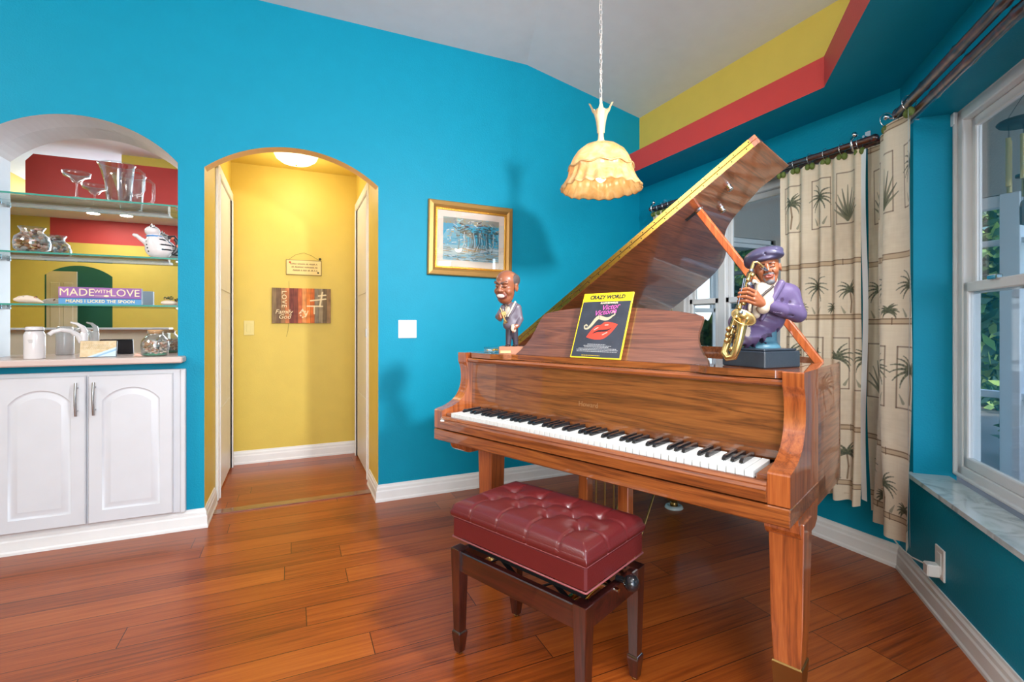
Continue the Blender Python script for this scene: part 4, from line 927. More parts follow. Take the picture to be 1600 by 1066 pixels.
# keys
kx0 = (PW_-1.222)/2; kw = 1.222/52; ktop = .708
wk = MB(); wk.box(.0009, kw-.0009, .018, .168, .688, ktop, IVORY, bev=.0012); wme = wk.build('white_key', piano); wme.location = (kx0, 0, 0)
for k in range(1, 52):
    o = wme.copy(); COL.objects.link(o); o.parent = piano; o.location = (kx0+kw*k, 0, 0)
bk = MB(); P8 = [(-.0055, .068, .705), (.0055, .068, .705), (.0055, .168, .705), (-.0055, .168, .705), (-.0042, .078, .7205), (.0042, .078, .7205), (.0045, .168, .7205), (-.0045, .168, .7205), (-.005, .069, .7155), (.005, .069, .7155)]
bk.add(P8, [(0, 1, 9, 8), (8, 9, 5, 4), (4, 5, 6, 7), (0, 8, 4, 7, 3), (1, 2, 6, 5, 9), (3, 7, 6, 2)], BLACK); bme = bk.build('black_key', piano)
first = True
for k in range(51):
    if k % 7 in (0, 2, 3, 5, 6) if True else 0:
        # keyboard starts on A: sharps after A, C, D, F, G
        o = bme if first else bme.copy()
        if not first: COL.objects.link(o); o.parent = piano
        first = False; o.location = (kx0+kw*(k+1), 0, 0)
# fallboard with moulding
fb = MB(); fb.prism([(.176, .706), (.174, .712), (.176, .775), (.180, .90), (.181, .925), (.205, .925), (.205, .706)], .0535, PW_-.0535, wood('walnut_lacquer_fall', lin(88, 44, 20), lin(130, 70, 30), lin(154, 90, 42), axis=0, coat_rough=.008, stretch=12), 'x'); fb.build('fallboard', piano)
fm = MB(); fm.prism([(.19, .914), (.158, .918), (.146, .924), (.144, .931), (.150, .937), (.19, .939)], .0535, PW_-.0535, WALN, 'x'); fm.build('fallboard_moulding', piano)
lt = MB(); text_mb(lt, 'Howard', .026, mat('faded_gilt', lin(150, 108, 72), .4), Matrix.Translation((.69, .1757, .792)) @ Matrix.Rotation(math.radians(88.3), 4, 'X'), ext=.0004); lt.build('lettering', piano, label='faded maker lettering on the fallboard')
# music shelf: board with forward-bowed ends
sh = [(.0545, .165), (.075, .152), (.20, .146), (.27, .153), (.30, .176), (.33, .184), (PW_-.33, .184), (PW_-.30, .176), (PW_-.27, .153), (PW_-.20, .146), (PW_-.075, .152), (PW_-.0545, .165), (PW_-.0545, .52), (.0545, .52)]
ms = MB(); ms.prism(sh, .9405, .962, WALN, 'z'); o = ms.build('music_shelf', piano); bv = o.modifiers.new('bevel', 'BEVEL'); bv.width = .004; bv.segments = 2; bv.limit_method = 'ANGLE'
# music desk
dk = [(.300, 0), (.322, .018), (.345, .045), (.362, .070), (.376, .105), (.388, .145), (.400, .168), (.425, .178), (.48, .186), (.56, .193), (.65, .196), (.74, .195), (.85, .187), (.93, .180), (1.0, .172), (1.05, .163), (1.078, .155), (1.084, .145), (1.082, .128), (1.077, .10), (1.079, .075), (1.090, .05), (1.105, .028), (1.120, .012), (1.124, 0)]
dm = MB(); tilt = .40
ddk = [(x, z) for x, z in dk]; V = []
for t_, yo in ((0, 0), (1, .014)): V += [(x, .203+yo+z*tilt, .9625+z) for x, z in ddk]
n = len(ddk); dm.add(V, [tuple(range(n))[::-1], tuple(range(n, 2*n))]+[(i, (i+1) % n, n+(i+1) % n, n+i) for i in range(n)], WALNP)
dm.build('music_desk', piano)
mh = MB()
for x in (.42, 1.0): mh.box(x-.03, x+.03, .24, .30, .9625, .972, BRASSD, bev=.002)
mh.build('desk_bracket', piano)
# lid
TH = .577; LZ = .972
Ml = Matrix.Translation((0, 0, LZ)) @ Matrix.Rotation(-TH, 4, 'Y')
lo = [(0, .53), (0, 1.30), (.02, 1.42), (.08, 1.53), (.17, 1.60), (.27, 1.635), (.39, 1.64), (.54, 1.614), (.674, 1.585), (.78, 1.535), (.855, 1.465), (.905, 1.385), (.945, 1.30), (.985, 1.18), (1.03, 1.08), (1.085, 1.01), (1.15, .965), (1.23, .93), (1.30, .885), (1.36, .81), (1.392, .72), (1.41, .60), (1.41, .53)]
lo = smooth_open(lo)
ld = MB(); ld.prism(lo, .0, .019, WALNY, 'z', M=Ml); o = ld.build('lid', piano)
fp = MB(); fp.box(0, 1.41, .53, .955, .0205, .0385, WALNY, Ml, .002); fp.build('lid_flap', piano)
hg = MB(); hg.box(.02, 1.385, .5285, .5298, .001, .0185, BRASS, Ml); hg.box(.02, 1.385, .5285, .5298, .0215, .0378, BRASS, Ml); hg.tube([Ml @ Vector((.02, .5285, .0198)), Ml @ Vector((1.385, .5285, .0198))], .0022, BRASSD, 8)
o = hg.build('lid_hinge', piano, label='long brass piano hinge')
sc_ = MB()
for k in range(22):
    x = .05+k*.0625
    for z in (.0115, .0275): p_ = Ml @ Vector((x+(.018 if z > .02 else 0), .5283, z)); sc_.ball(p_, (.0028, .0012, .0028), BLACKM, 8, 4)
sc_.build('screws', bpy.data.objects['lid_hinge'])
for (u, v) in ((1.222, .662), (1.13, .80)):
    b_ = MB(); prof_ = [(0, -.020), (.011, -.019), (.0135, -.014), (.012, -.006), (.015, -.001), (.015, 0)]
    b_.lathe(prof_, CHROME, 18, Ml @ Matrix.Translation((u, v, 0))); b_.build('bumper', piano)
# prop stick
a = Ml @ Vector((1.083, .655, -.004)); b_ = Vector((1.352, .60, .955)); d = (b_-a)
pr = MB(); Mp = Matrix.Translation(a) @ d.to_track_quat('Z', 'Y').to_matrix().to_4x4()
pr.box(-.0085, .0085, -.014, .014, .0, d.length, wood('prop_wood', lin(140, 60, 28), lin(190, 92, 46), lin(206, 112, 60), axis=2), Mp, .003); pr.build('lid_prop', piano)
cu = MB(); cu.lathe([(0, -.012), (.013, -.011), (.015, -.004), (.019, 0)], CHROME, 16, Ml @ Matrix.Translation((1.083, .655, 0))); cu.box(1.02, 1.075, .645, .665, -.003, .0, BLACKM, Ml); cu.build('prop_socket', piano)
# legs
def leg(x, y, h=.565):
    l_ = MB(); t_, b__ = .043, .033; z0 = .165
    V = []
    for z, r in ((z0, b__), (h*.5, (t_+b__)/2+.001), (h-.1, t_-.001), (h-.05, t_), (h, t_)): V += [(x-r, y-r, z), (x+r, y-r, z), (x+r, y+r, z), (x-r, y+r, z)]
    l_.add(V, [(i*4+j, i*4+(j+1) % 4, (i+1)*4+(j+1) % 4, (i+1)*4+j) for i in range(4) for j in range(4)]+[(3, 2, 1, 0), (16, 17, 18, 19)], WALNZ)
    o = l_.build('leg', piano); bv = o.modifiers.new('bevel', 'BEVEL'); bv.width = .0025; bv.segments = 2
    f_ = MB(); V = []
    for z, r in ((.045, .026), (.05, .030), (.172, .0370), (.176, .0350)): V += [(x-r, y-r, z), (x+r, y-r, z), (x+r, y+r, z), (x-r, y+r, z)]
    f_.add(V, [(i*4+j, i*4+(j+1) % 4, (i+1)*4+(j+1) % 4, (i+1)*4+j) for i in range(3) for j in range(4)]+[(3, 2, 1, 0), (12, 13, 14, 15)], BRASSD); f_.build('ferrule', o)
    c_ = MB(); c_.lathe([(0, .0), (.012, .0), (.0225, .01), (.0225, .035), (.012, .045), (0, .045)], BRASSD, 16, Matrix.Translation((x, y, 0)) @ Matrix.Translation((0, 0, 0))); c_.build('caster', o)
leg(1.366, .155); leg(.135, .22); leg(.44, 1.44)
cupm = MB(); cupm.lathe([(0, .0), (.052, 0), (.055, .006), (.046, .018), (.03, .02), (.028, .008), (0, .008)], mat('clear_caster_cup', lin(190, 206, 206), .1, coat=1), 28, Matrix.Translation((.44, 1.44, -.0005))); cupm.build('caster_cup', piano)
for x0, x1 in ((1.318, 1.404), (.0, .086)):
    lb = MB(); lb.prism([(.075, .586), (.075, .572), (.088, .568), (.092, .545), (.102, .530), (.118, .520), (.135, .516), (.26, .516), (.285, .530), (.298, .586)], x0, x1, WALNZ, 'x'); lb.build('leg_block', piano)
# lyre and pedals
ly = MB()
for x in (.60, .78): ly.box(x-.022, x+.022, .27, .31, .13, .585, WALNZ, bev=.003)
ly.box(.56, .82, .24, .34, .085, .13, WALN, bev=.004); ly.build('pedal_lyre', piano)
rd = MB()
for x in (.65, .69, .73): rd.tube([(x, .29, .125), (x, .29, .585)], .004, BRASSD, 8)
rd.build('pedal_rods', piano)
br_ = MB()
for x in (.62, .76): br_.tube([(x, .335, .10), (x, .72, .58)], .0045, BRASSD, 8)
br_.build('lyre_brace', piano)
for x in (.645, .69, .735):
    p_ = MB(); p_.tube([(x, .27, .092), (x, .20, .088), (x, .15, .078)], [.006, .007, .007], BRASS, 8); p_.ball((x, .145, .076), (.02, .035, .006), BRASS, 14, 8); p_.build('pedal', piano)

# ------------------------------------------------------------------ poster book on the music desk
def pworld(x, y, z): c, s_ = math.cos(PAN), math.sin(PAN); return (PX0+x*c-y*s_, PY0+x*s_+y*c, z)
BW_, BH_ = .218, .268
t = thing('sheet_music_book', 'black sheet music book with red lips and a yellow title band standing on the piano', 'book', pworld(.7135, .179, .9625), PAN)
t.rotation_euler = (0, 0, PAN)
Mbk = Matrix.Rotation(math.radians(-5), 4, 'X') @ Matrix.Rotation(math.radians(-6.5), 4, 'Y') 
SHR = Matrix.Rotation(-math.atan(.40), 4, 'X')
YB = mat('yellow_cover', lin(238, 206, 30), .35); NAV = lin(52, 56, 66)
lean = Matrix.Identity(4)
Mb_ = SHR @ lean
bk = MB(); bk.box(-BW_/2, BW_/2, 0, .006, .003, BH_, YB, Mb_, .001); bk.build('pages', t)
BC = Canvas(BW_, BH_, 300, 360, NAV)
BC.c = np.clip(BC.c*(1+BC.noise(.35, .03, .03, 2)[..., None]), 0, 1)
for k in range(90):
    R_ = random.Random(k); BC.ell(R_.uniform(0, BW_), R_.uniform(0, .2), .002, .002, lin(*R_.choice([(80, 60, 70), (60, 80, 90), (90, 50, 60)])), .6)
YC_ = lin(240, 206, 30); BC.rect(0, BW_, BH_-.036, BH_, YC_); BC.rect(0, .004, 0, BH_, YC_); BC.rect(BW_-.004, BW_, 0, BH_, YC_); BC.rect(0, BW_, 0, .004, YC_)
# lips
cx, cy, rot = .116, .110, .40
def tr_(u, v): return (cx+u*math.cos(rot)-v*math.sin(rot), cy+u*math.sin(rot)+v*math.cos(rot))
x, y = BC.x-cx, BC.y-cy; u = x*math.cos(rot)+y*math.sin(rot); v = -x*math.sin(rot)+y*math.cos(rot); L_ = .068
w_ = np.clip(1-np.abs(u/L_)**1.7, 0, 1)
topc = w_*(.036-.010*np.exp(-(u/.014)**2)); botc = -w_*.034
mo = np.clip(1-np.abs(u/.045)**2, 0, 1)*.0055
inl = ((v < topc) & (v > botc) & (np.abs(u) < L_)).astype(float); BC.blend(inl, lin(236, 66, 48))
BC.blend((((np.abs(v-.0+.006*np.sin(u*60)) < mo*.9)) & (inl > 0)).astype(float), lin(50, 30, 36))
for (a, b) in (((-.03, .017), (-.012, .02)), ((.0, -.017), (.02, -.015)), ((.018, .018), (.03, .014))): BC.line(tr_(*a), tr_(*b), .0017, lin(255, 190, 180), .9)
# moustache
KN = [(.040, .118), (.052, .119), (.066, .135), (.078, .156), (.090, .167), (.104, .163), (.120, .158), (.136, .160), (.150, .172)]
MC = lin(182, 172, 142)
for a, b in zip(smooth_open(KN, 2)[:-1], smooth_open(KN, 2)[1:]): f_ = (a[0]-.04)/.11; BC.line(a, b, .0028+.0050*math.sin(PI*min(1, max(0, f_))), MC)
BC.path([(.044, .117), (.036, .121), (.034, .130), (.041, .135), (.047, .130)], .0026, MC); BC.path([(.148, .170), (.157, .176), (.156, .187), (.147, .190), (.143, .183)], .0026, MC)
BC.path([(.092, .172), (.095, .160)], .0008, lin(90, 80, 60))
R_ = random.Random(5)
def tinytext(y, x0, x1, col, h=.0016):
    x = x0
    while x < x1: w_ = R_.uniform(.003, .009); BC.rect(x, min(x+w_, x1), y, y+h, col, .8); x += w_+.0014
for i, (xa, xb) in enumerate(((.066, .145), (.05, .17), (.055, .16), (.03, .195), (.022, .20), (.024, .198))): tinytext(.054-i*.0056, xa, xb, lin(190, 190, 190), .0022)
tinytext(.009, .05, .13, lin(190, 160, 40), .003)
sheet('cover', 300, 360, lambda u, v: tuple((lambda M_, X, Y, Z: (M_[0][0]*X+M_[0][1]*Y+M_[0][2]*Z+M_[0][3], M_[1][0]*X+M_[1][1]*Y+M_[1][2]*Z+M_[1][3], M_[2][0]*X+M_[2][1]*Y+M_[2][2]*Z+M_[2][3]))(Mb_, (u-.5)*BW_, -.0006+0*u, .003+v*(BH_-.003))), BC.c, vcol('cover_print', .3, coat=.5), t)
tt = MB(); text_mb(tt, 'CRAZY WORLD', .0215, mat('black_ink', (.02, .02, .02), .5), Mb_ @ Matrix.Translation((0, -.0012, BH_-.0185)) @ Matrix.Rotation(PI/2, 4, 'X'), ext=.0002, shear=.12, bold=.0009)
PKM = mat('pink_ink', lin(214, 92, 168), .5)
for (s_, x_, z_, sz_) in (('Victor', .022, .208, .030), ('Victoria', .004, .187, .030)): text_mb(tt, s_, sz_, PKM, Mb_ @ Matrix.Translation((x_, -.0012, z_)) @ Matrix.Rotation(PI/2, 4, 'X') @ Matrix.Rotation(.13, 4, 'Z'), ext=.0002, shear=.35, bold=.0001)
text_mb(tt, 'BLAKE EDWARDS', .0095, LW, Mb_ @ Matrix.Translation((.014, -.0012, BH_-.043)) @ Matrix.Rotation(PI/2, 4, 'X'), ext=.0002, bold=.0002); tt.build('title', t)
# card case
t = thing('card_case', 'small clear case of gold trinkets beside the smaller figurine', 'case', pworld(.145, .215, .9625), PAN)
mb = MB(); mb.box(-.034, .034, -.022, .022, 0, .026, thin_glass('clear_plastic', (.9, .93, .93), 1.0, extra=.12), None, .002); mb.build('case', t)
mb = MB(); 
for k in range(9): mb.ball((random.uniform(-.024, .024), random.uniform(-.014, .014), .009+random.uniform(0, .006)), (.007, .006, .004), mat('gold_trinket', lin(222, 172, 60), .3, metal=.6) if k % 3 else IVORY, 8, 6)
mb.build('trinkets', t)

# ------------------------------------------------------------------ piano bench
BX, BY, BA = .738, 1.392, math.radians(-66.3)
bench = thing('piano_bench', 'dark mahogany adjustable piano bench with a tufted burgundy leather seat', 'bench', (BX, BY, 0), BA)
hw_, hd_ = .266, .160
cu_ = MB(); NXg, NYg = 111, 67; zb_, zt_ = .455, .505; V = []
btn = [(-.165+.11*i, -.058+.116*j) for i in range(4) for j in range(2)]+[(-.22+.11*i, 0) for i in range(5)]
btn = []
for j, y in enumerate((-.062, .0, .062)):
    for i in range(-3, 4):
        x = i*.1+(0 if j != 1 else .05)
        if abs(x) < .24: btn.append((x, y))
btn = [(x, y) for y in (-.052, .052) for x in (-.175, -.0583, .0583, .175)]+[(x, 0) for x in (-.117, 0, .117)]
for j in range(NYg):
    for i in range(NXg):
        sx, sy = -1+2*i/(NXg-1), -1+2*j/(NYg-1)
        # rounded slab parameterisation
        x, y = sx*hw_, sy*hd_; e_ = min(hw_-abs(x), hd_-abs(y)); k = min(1, e_/.035); z = zt_-.028*(1-math.sqrt(max(0, 1-(1-k)**2)))+.016*(1-sx*sx)*(1-sy*sy)
        for (bx_, by_) in btn:
            r = math.hypot(x-bx_, y-by_); z -= .017*math.exp(-(r/.014)**2)+.009*math.exp(-(r/.035)**2)
        # creases: from the outer buttons straight out to the rim and diagonals between buttons
        def seg(ax, ay, bx2, by2, dep, wd):
            dx, dy = bx2-ax, by2-ay; L = dx*dx+dy*dy; t_ = max(0, min(1, ((x-ax)*dx+(y-ay)*dy)/L)); d_ = math.hypot(x-ax-t_*dx, y-ay-t_*dy); return dep*math.exp(-(d_/wd)**2)
        cr_ = 0
        for (bx_, by_) in btn[:8]: cr_ = max(cr_, seg(bx_, by_, bx_, hd_*1.02 if by_ > 0 else -hd_*1.02, .005, .0035))
        for y_ in (-.052, .052):
            cr_ = max(cr_, seg(-.175, y_, -hw_, y_, .005, .0035), seg(.175, y_, hw_, y_, .005, .0035))
        for bx_ in (-.117, 0, .117):
            for sx_ in (-1, 1):
                for sy_ in (-1, 1): cr_ = max(cr_, seg(bx_, 0, bx_+sx_*.0583, sy_*.052, .0045, .004))
        z -= cr_; V.append((x, y, z))
cu_.grid(V, NYg, NXg, LEATH)
# skirt of the cushion with vertical creases
per = [(-1+2*i/110, -1) for i in range(110)]+[(1, -1+2*j/66) for j in range(66)]+[(1-2*i/110, 1) for i in range(110)]+[(-1, 1-2*j/66) for j in range(66)]
V2 = []; n = len(per)
for lv, (zz, bul) in enumerate(((None, 0), (.470, .004), (.458, .002), (.455, -.003))):
    for (sx, sy) in per:
        x, y = sx*hw_, sy*hd_
        if zz is None:
            i = round((sx+1)/2*(NXg-1)); j = round((sy+1)/2*(NYg-1)); z = V[j*NXg+i][2]; V2.append((x, y, z))
        else:
            b_ = bul; cre = 0
            if abs(sy) == 1:
                for bx_ in (-.175, -.0583, .0583, .175): cre = max(cre, math.exp(-((x-bx_)/.003)**2))
            if abs(sx) == 1:
                for by_ in (-.052, .052): cre = max(cre, math.exp(-((y-by_)/.003)**2))
            b_ -= .003*cre; V2.append((x*(1+b_/hw_), y*(1+b_/hd_), zz))
cu_.add(V2, [(l*n+i, l*n+(i+1) % n, (l+1)*n+(i+1) % n, (l+1)*n+i) for l in range(3) for i in range(n)], LEATH, True)
cus = cu_.build('cushion', bench)
for (x, y) in btn:
    b_ = MB(); e_ = min(hw_-abs(x), hd_-abs(y)); zc = zt_+.016*(1-(x/hw_)**2)*(1-(y/hd_)**2)-.026; b_.ball((x, y, zc+.003), (.0085, .0085, .004), LEATH, 14, 8); b_.build('button', cus)
bx_ = MB(); bx_.box(-hw_+.003, hw_-.003, -hd_+.003, hd_-.003, .386, .4545, LEATH, None, .006); bx_.build('seat_box', bench)
pp = MB()
for z in (.4555, .387):
    PIPE = mat('piping_leather', lin(150, 82, 84), .35, coat=.3); pp.tube([(-hw_+.004, -hd_+.002, z), (hw_-.004, -hd_+.002, z), (hw_-.002, -hd_+.004, z), (hw_-.002, hd_-.004, z), (hw_-.004, hd_-.002, z), (-hw_+.004, hd_-.002, z), (-hw_+.002, hd_-.004, z), (-hw_+.002, -hd_+.004, z)], .0026, PIPE, 8, closed=True)
pp.build('piping', bench)
lx_, ly_ = .245, .142
fr = MB()
for sy in (-1, 1): fr.box(-lx_+.015, lx_-.015, sy*ly_-.012, sy*ly_+.012, .275, .342, MAHOG, bev=.003)
for sx in (-1, 1): fr.box(sx*lx_-.012, sx*lx_+.012, -ly_+.015, ly_-.015, .275, .342, MAHOG, bev=.003)
fr.build('apron', bench)
MAHZ = wood('mahogany_leg', lin(22, 6, 6), lin(46, 14, 12), lin(70, 25, 19), axis=2, coat_rough=.06)
for sx in (-1, 1):
    for sy in (-1, 1):
        l_ = MB(); x, y = sx*lx_, sy*ly_; V = []
        for z, r in ((.055, .0145), (.35, .0215)): V += [(x-r, y-r, z), (x+r, y-r, z), (x+r, y+r, z), (x-r, y+r, z)]
        l_.add(V, [(0, 1, 5, 4), (1, 2, 6, 5), (2, 3, 7, 6), (3, 0, 4, 7), (3, 2, 1, 0), (4, 5, 6, 7)], MAHZ); 
        V = []
        for z, r in ((.006, .0125), (.065, .019), (.072, .019), (.078, .0155)): V += [(x-r, y-r, z), (x+r, y-r, z), (x+r, y+r, z), (x-r, y+r, z)]
        l_.add(V, [(i*4+j, i*4+(j+1) % 4, (i+1)*4+(j+1) % 4, (i+1)*4+j) for i in range(3) for j in range(4)]+[(3, 2, 1, 0), (12, 13, 14, 15)], MAHZ)
        o = l_.build('leg', bench); bv = o.modifiers.new('bevel', 'BEVEL'); bv.width = .002; bv.segments = 2
        g_ = MB(); g_.lathe([(0, 0), (.011, 0), (.011, .006), (0, .006)], BRASSD, 12, Matrix.Translation((x, y, 0))); g_.build('glide', o)
mc = MB()
for y in (-.09, .09):
    for sx in (-1, 1):
        mc.box(-.1, .1, -.008, .008, -.002, .002, BLACKM, Matrix.Translation((sx*.11, y, .335)) @ Matrix.Rotation(sx*.52, 4, 'Y')); mc.box(-.1, .1, -.008, .008, -.002, .002, BLACKM, Matrix.Translation((sx*.11, y+.006, .335)) @ Matrix.Rotation(-sx*.52, 4, 'Y'))
mc.box(-.23, .23, -.115, -.105, .345, .355, BLACKM); mc.box(-.23, .23, .105, .115, .345, .355, BLACKM); mc.tube([(-.2, 0, .335), (.27, 0, .335)], .006, CHROME, 10)
for x in (-.21, .21): mc.box(x-.01, x+.01, -.12, .12, .375, .385, BLACKM)
mc.build('lift_mechanism', bench)
for sx in (1,):
    k_ = MB(); k_.lathe([(0, .038), (.014, .037), (.022, .028), (.024, .016), (.018, .004), (.009, -.004), (.009, -.03)], BLACK, 20, Matrix.Translation((sx*.275, .03, .352)) @ Matrix.Rotation(PI/2, 4, 'Y')); k_.build('height_knob', bench)

# ------------------------------------------------------------------ sculpted figures (signed distance fields turned into one surface)
class SDF:
    """list of primitives blended smoothly; each carries a material index"""
    def __init__(s): s.p = []
    def cap(s, a, b, r1, r2=None, k=.006, m=0, op='u', sc=(1, 1, 1)): s.p.append(('c', np.array(a, float), np.array(b, float), r1, r1 if r2 is None else r2, k, m, op)); return s
    def ell(s, c, r, k=.006, m=0, op='u', rot=None): s.p.append(('e', np.array(c, float), np.array(r, float) if not np.isscalar(r) else np.array([r]*3, float), rot, None, k, m, op)); return s
    def box(s, c, h, rd=.002, k=.004, m=0, op='u', rot=None): s.p.append(('b', np.array(c, float), np.array(h, float), rot, rd, k, m, op)); return s
    def ev(s, X, Y, Z):
        D = np.full(X.shape, 9.0); Mi = np.zeros(X.shape, np.int8)
        for (t, a, b, r1, r2, k, m, op) in s.p:
            if t == 'c':
                ab = b-a; L = ab@ab+1e-12; h = np.clip(((X-a[0])*ab[0]+(Y-a[1])*ab[1]+(Z-a[2])*ab[2])/L, 0, 1)
                d = np.sqrt((X-a[0]-h*ab[0])**2+(Y-a[1]-h*ab[1])**2+(Z-a[2]-h*ab[2])**2)-(r1+(r2-r1)*h)
            else:
                x, y, z = X-a[0], Y-a[1], Z-a[2]
                if r1 is not None: R_ = r1; x, y, z = (R_[0][0]*x+R_[1][0]*y+R_[2][0]*z, R_[0][1]*x+R_[1][1]*y+R_[2][1]*z, R_[0][2]*x+R_[1][2]*y+R_[2][2]*z)
                if t == 'e':
                    k0 = np.sqrt((x/b[0])**2+(y/b[1])**2+(z/b[2])**2); k1 = np.sqrt((x/b[0]**2)**2+(y/b[1]**2)**2+(z/b[2]**2)**2)+1e-9; d = k0*(k0-1)/k1
                else:
                    qx_, qy_, qz_ = np.abs(x)-b[0]+r2, np.abs(y)-b[1]+r2, np.abs(z)-b[2]+r2
                    d = np.sqrt(np.maximum(qx_, 0)**2+np.maximum(qy_, 0)**2+np.maximum(qz_, 0)**2)+np.minimum(np.maximum(qx_, np.maximum(qy_, qz_)), 0)-r2
            if op == 'u':
                Mi = np.where(d < D, m, Mi); h = np.clip(.5+.5*(D-d)/k, 0, 1); D = D*(1-h)+d*h-k*h*(1-h)
            elif op == 's': h = np.clip(.5-.5*(D+d)/k, 0, 1); D = D*(1-h)-d*h+k*h*(1-h)
            elif op == 'i': h = np.clip(.5-.5*(d-D)/k, 0, 1); D = d*(1-h)+D*h+k*h*(1-h)
            elif op == 'p': Mi = np.where(d < 0, m, Mi)          # paint only
        return D, Mi
    def mesh(s, name, lo, hi, h, mats, parent=None, **tags):
        ax = [np.arange(lo[i], hi[i]+h, h) for i in range(3)]; X, Y, Z = np.meshgrid(*ax, indexing='ij'); D, _ = s.ev(X, Y, Z)
        nx, ny, nz = D.shape; sg = D < 0
        c = np.zeros((nx-1, ny-1, nz-1), int)
        for i in (0, 1):
            for j in (0, 1):
                for k in (0, 1): c += sg[i:nx-1+i, j:ny-1+j, k:nz-1+k]
        act = (c > 0) & (c < 8); idx = -np.ones(act.shape, int); idx[act] = np.arange(act.sum()); I, J, K = np.nonzero(act)
        acc = np.zeros((len(I), 3)); cnt = np.zeros(len(I))
        for axx in range(3):
            for u in (0, 1):
                for v in (0, 1):
                    o0 = [0, 0, 0]; oth = [a for a in range(3) if a != axx]; o0[oth[0]] = u; o0[oth[1]] = v; o1 = list(o0); o1[axx] = 1
                    d0 = D[I+o0[0], J+o0[1], K+o0[2]]; d1 = D[I+o1[0], J+o1[1], K+o1[2]]; x = (d0 < 0) != (d1 < 0); t = np.where(x, d0/(d0-d1+1e-12), 0)
                    p = np.array(o0, float)[None, :].repeat(len(I), 0); p[:, axx] = t; acc += p*x[:, None]; cnt += x
        V = (acc/cnt[:, None]+np.stack([I, J, K], 1))*h+np.array([ax[0][0], ax[1][0], ax[2][0]])
        Q = []
        for axx in range(3):
            a1, a2 = [(1, 2), (2, 0), (0, 1)][axx]
            s0 = [slice(None)]*3; s1 = [slice(None)]*3; s0[axx] = slice(0, -1); s1[axx] = slice(1, None)
            ch = sg[tuple(s0)] != sg[tuple(s1)]; inner = np.zeros_like(ch); sl_ = [slice(None)]*3; sl_[a1] = slice(1, -1); sl_[a2] = slice(1, -1); inner[tuple(sl_)] = True
            E = np.argwhere(ch & inner)
            if len(E) == 0: continue
            def cell(da, db): e = E.copy(); e[:, a1] += da; e[:, a2] += db; return idx[e[:, 0], e[:, 1], e[:, 2]]
            q = np.stack([cell(-1, -1), cell(0, -1), cell(0, 0), cell(-1, 0)], 1); neg = sg[E[:, 0], E[:, 1], E[:, 2]]; q[~neg] = q[~neg][:, ::-1]; Q.append(q)
        Q = np.concatenate(Q); Q = Q[(Q >= 0).all(1)]
        cen = V[Q].mean(1); _, mi = s.ev(cen[:, 0], cen[:, 1], cen[:, 2])
        me = fast_mesh(name, V, Q, mats, mi, True); return link(name, me, parent, **tags)
def rotm(rx=0, ry=0, rz=0): return np.array(Matrix.Rotation(rz, 3, 'Z') @ Matrix.Rotation(ry, 3, 'Y') @ Matrix.Rotation(rx, 3, 'X'))

SK = mat('painted_skin', lin(146, 84, 52), .38, coat=.15); SKD = mat('painted_skin_lines', lin(70, 36, 26), .45); LIP = mat('painted_lip', lin(150, 78, 66), .4)
GRY = mat('painted_grey_hair', lin(104, 104, 108), .6, bump=(300, .5)); PUR = mat('painted_purple_cloth', lin(94, 78, 114), .4, coat=.2, bump=(90, .2)); PURD = mat('painted_dark_purple', lin(66, 48, 76), .45)
SHT = mat('painted_shirt', lin(190, 174, 154), .5); BER = mat('painted_beret', lin(66, 62, 88), .36, coat=.3, bump=(60, .2)); TIE = mat('painted_strap', lin(58, 46, 40), .5); DBR = mat('painted_brown', lin(92, 60, 48), .5)
SAXB = mat('sax_brass', lin(192, 164, 108), .26, metal=.9); SAXD = mat('sax_dark_keys', lin(70, 60, 56), .35, metal=.8); STEEL = mat('sax_steel', lin(150, 156, 170), .25, metal=.9)
NAVY = mat('painted_navy_base', lin(44, 52, 62), .35, coat=.3, bump=(120, .25)); BRZ = mat('painted_blue_bronze', lin(70, 112, 130), .4, bump=(60, .6))

# --- saxophonist bust
sx = thing('saxophonist_figurine', 'painted bust of a saxophone player in a purple jacket and beret on the piano', 'figurine', (1.318, 1.062, .9625), -CAM_YAW)
U = .000417
def Pz(zx, zy, y): return ((zx-533)*U, y, (964-zy)*U)
Rb = Matrix.Rotation(CAM_YAW, 4, 'Z')
b_ = MB(); b_.box(-.080, .072, -.076, .078, 0, .049, NAVY, Rb, .003); b_.box(-.074, .066, -.070, .072, .049, .056, NAVY, Rb, .003); b_.build('base', sx)
# torn coat and torso
T = SDF()
T.ell(Pz(600, 470, .008), (.062, .044, .058), m=0)                                   # chest
T.ell(Pz(575, 600, .004), (.056, .040, .052), k=.02, m=0)
T.ell(Pz(700, 430, .006), (.043, .038, .034), k=.02, m=0)                        # near shoulder
T.ell(Pz(470, 440, .016), (.034, .034, .034), k=.02, m=0)                       # far shoulder
T.cap(Pz(735, 440, -.002), Pz(768, 580, -.020), .031, .024, k=.012, m=0)       # upper arm
T.cap(Pz(768, 585, -.022), Pz(610, 555, -.060), .0235, .020, k=.010, m=0)      # forearm
T.cap(Pz(610, 555, -.060), Pz(492, 520, -.070), .020, .0165, k=.006, m=0)
T.cap(Pz(450, 470, .012), Pz(350, 640, .004), .024, .020, k=.012, m=0)          # far sleeve
T.cap(Pz(350, 640, .004), Pz(300, 740, -.03), .020, .016, k=.01, m=0)
for (zx, zy, y, r) in ((390, 700, -.012, .026), (430, 760, -.014, .030), (360, 800, -.016, .016), (500, 740, -.01, .034), (560, 760, .0, .026), (600, 690, .004, .024), (545, 800, 0, .014), (610, 640, .0, .028), (470, 800, -.004, .022), (340, 840, -.014, .008), (395, 835, -.01, .008), (440, 840, -.006, .009)): T.ell(Pz(zx, zy, y), (r, r*.7, r*.95), k=.010, m=0)
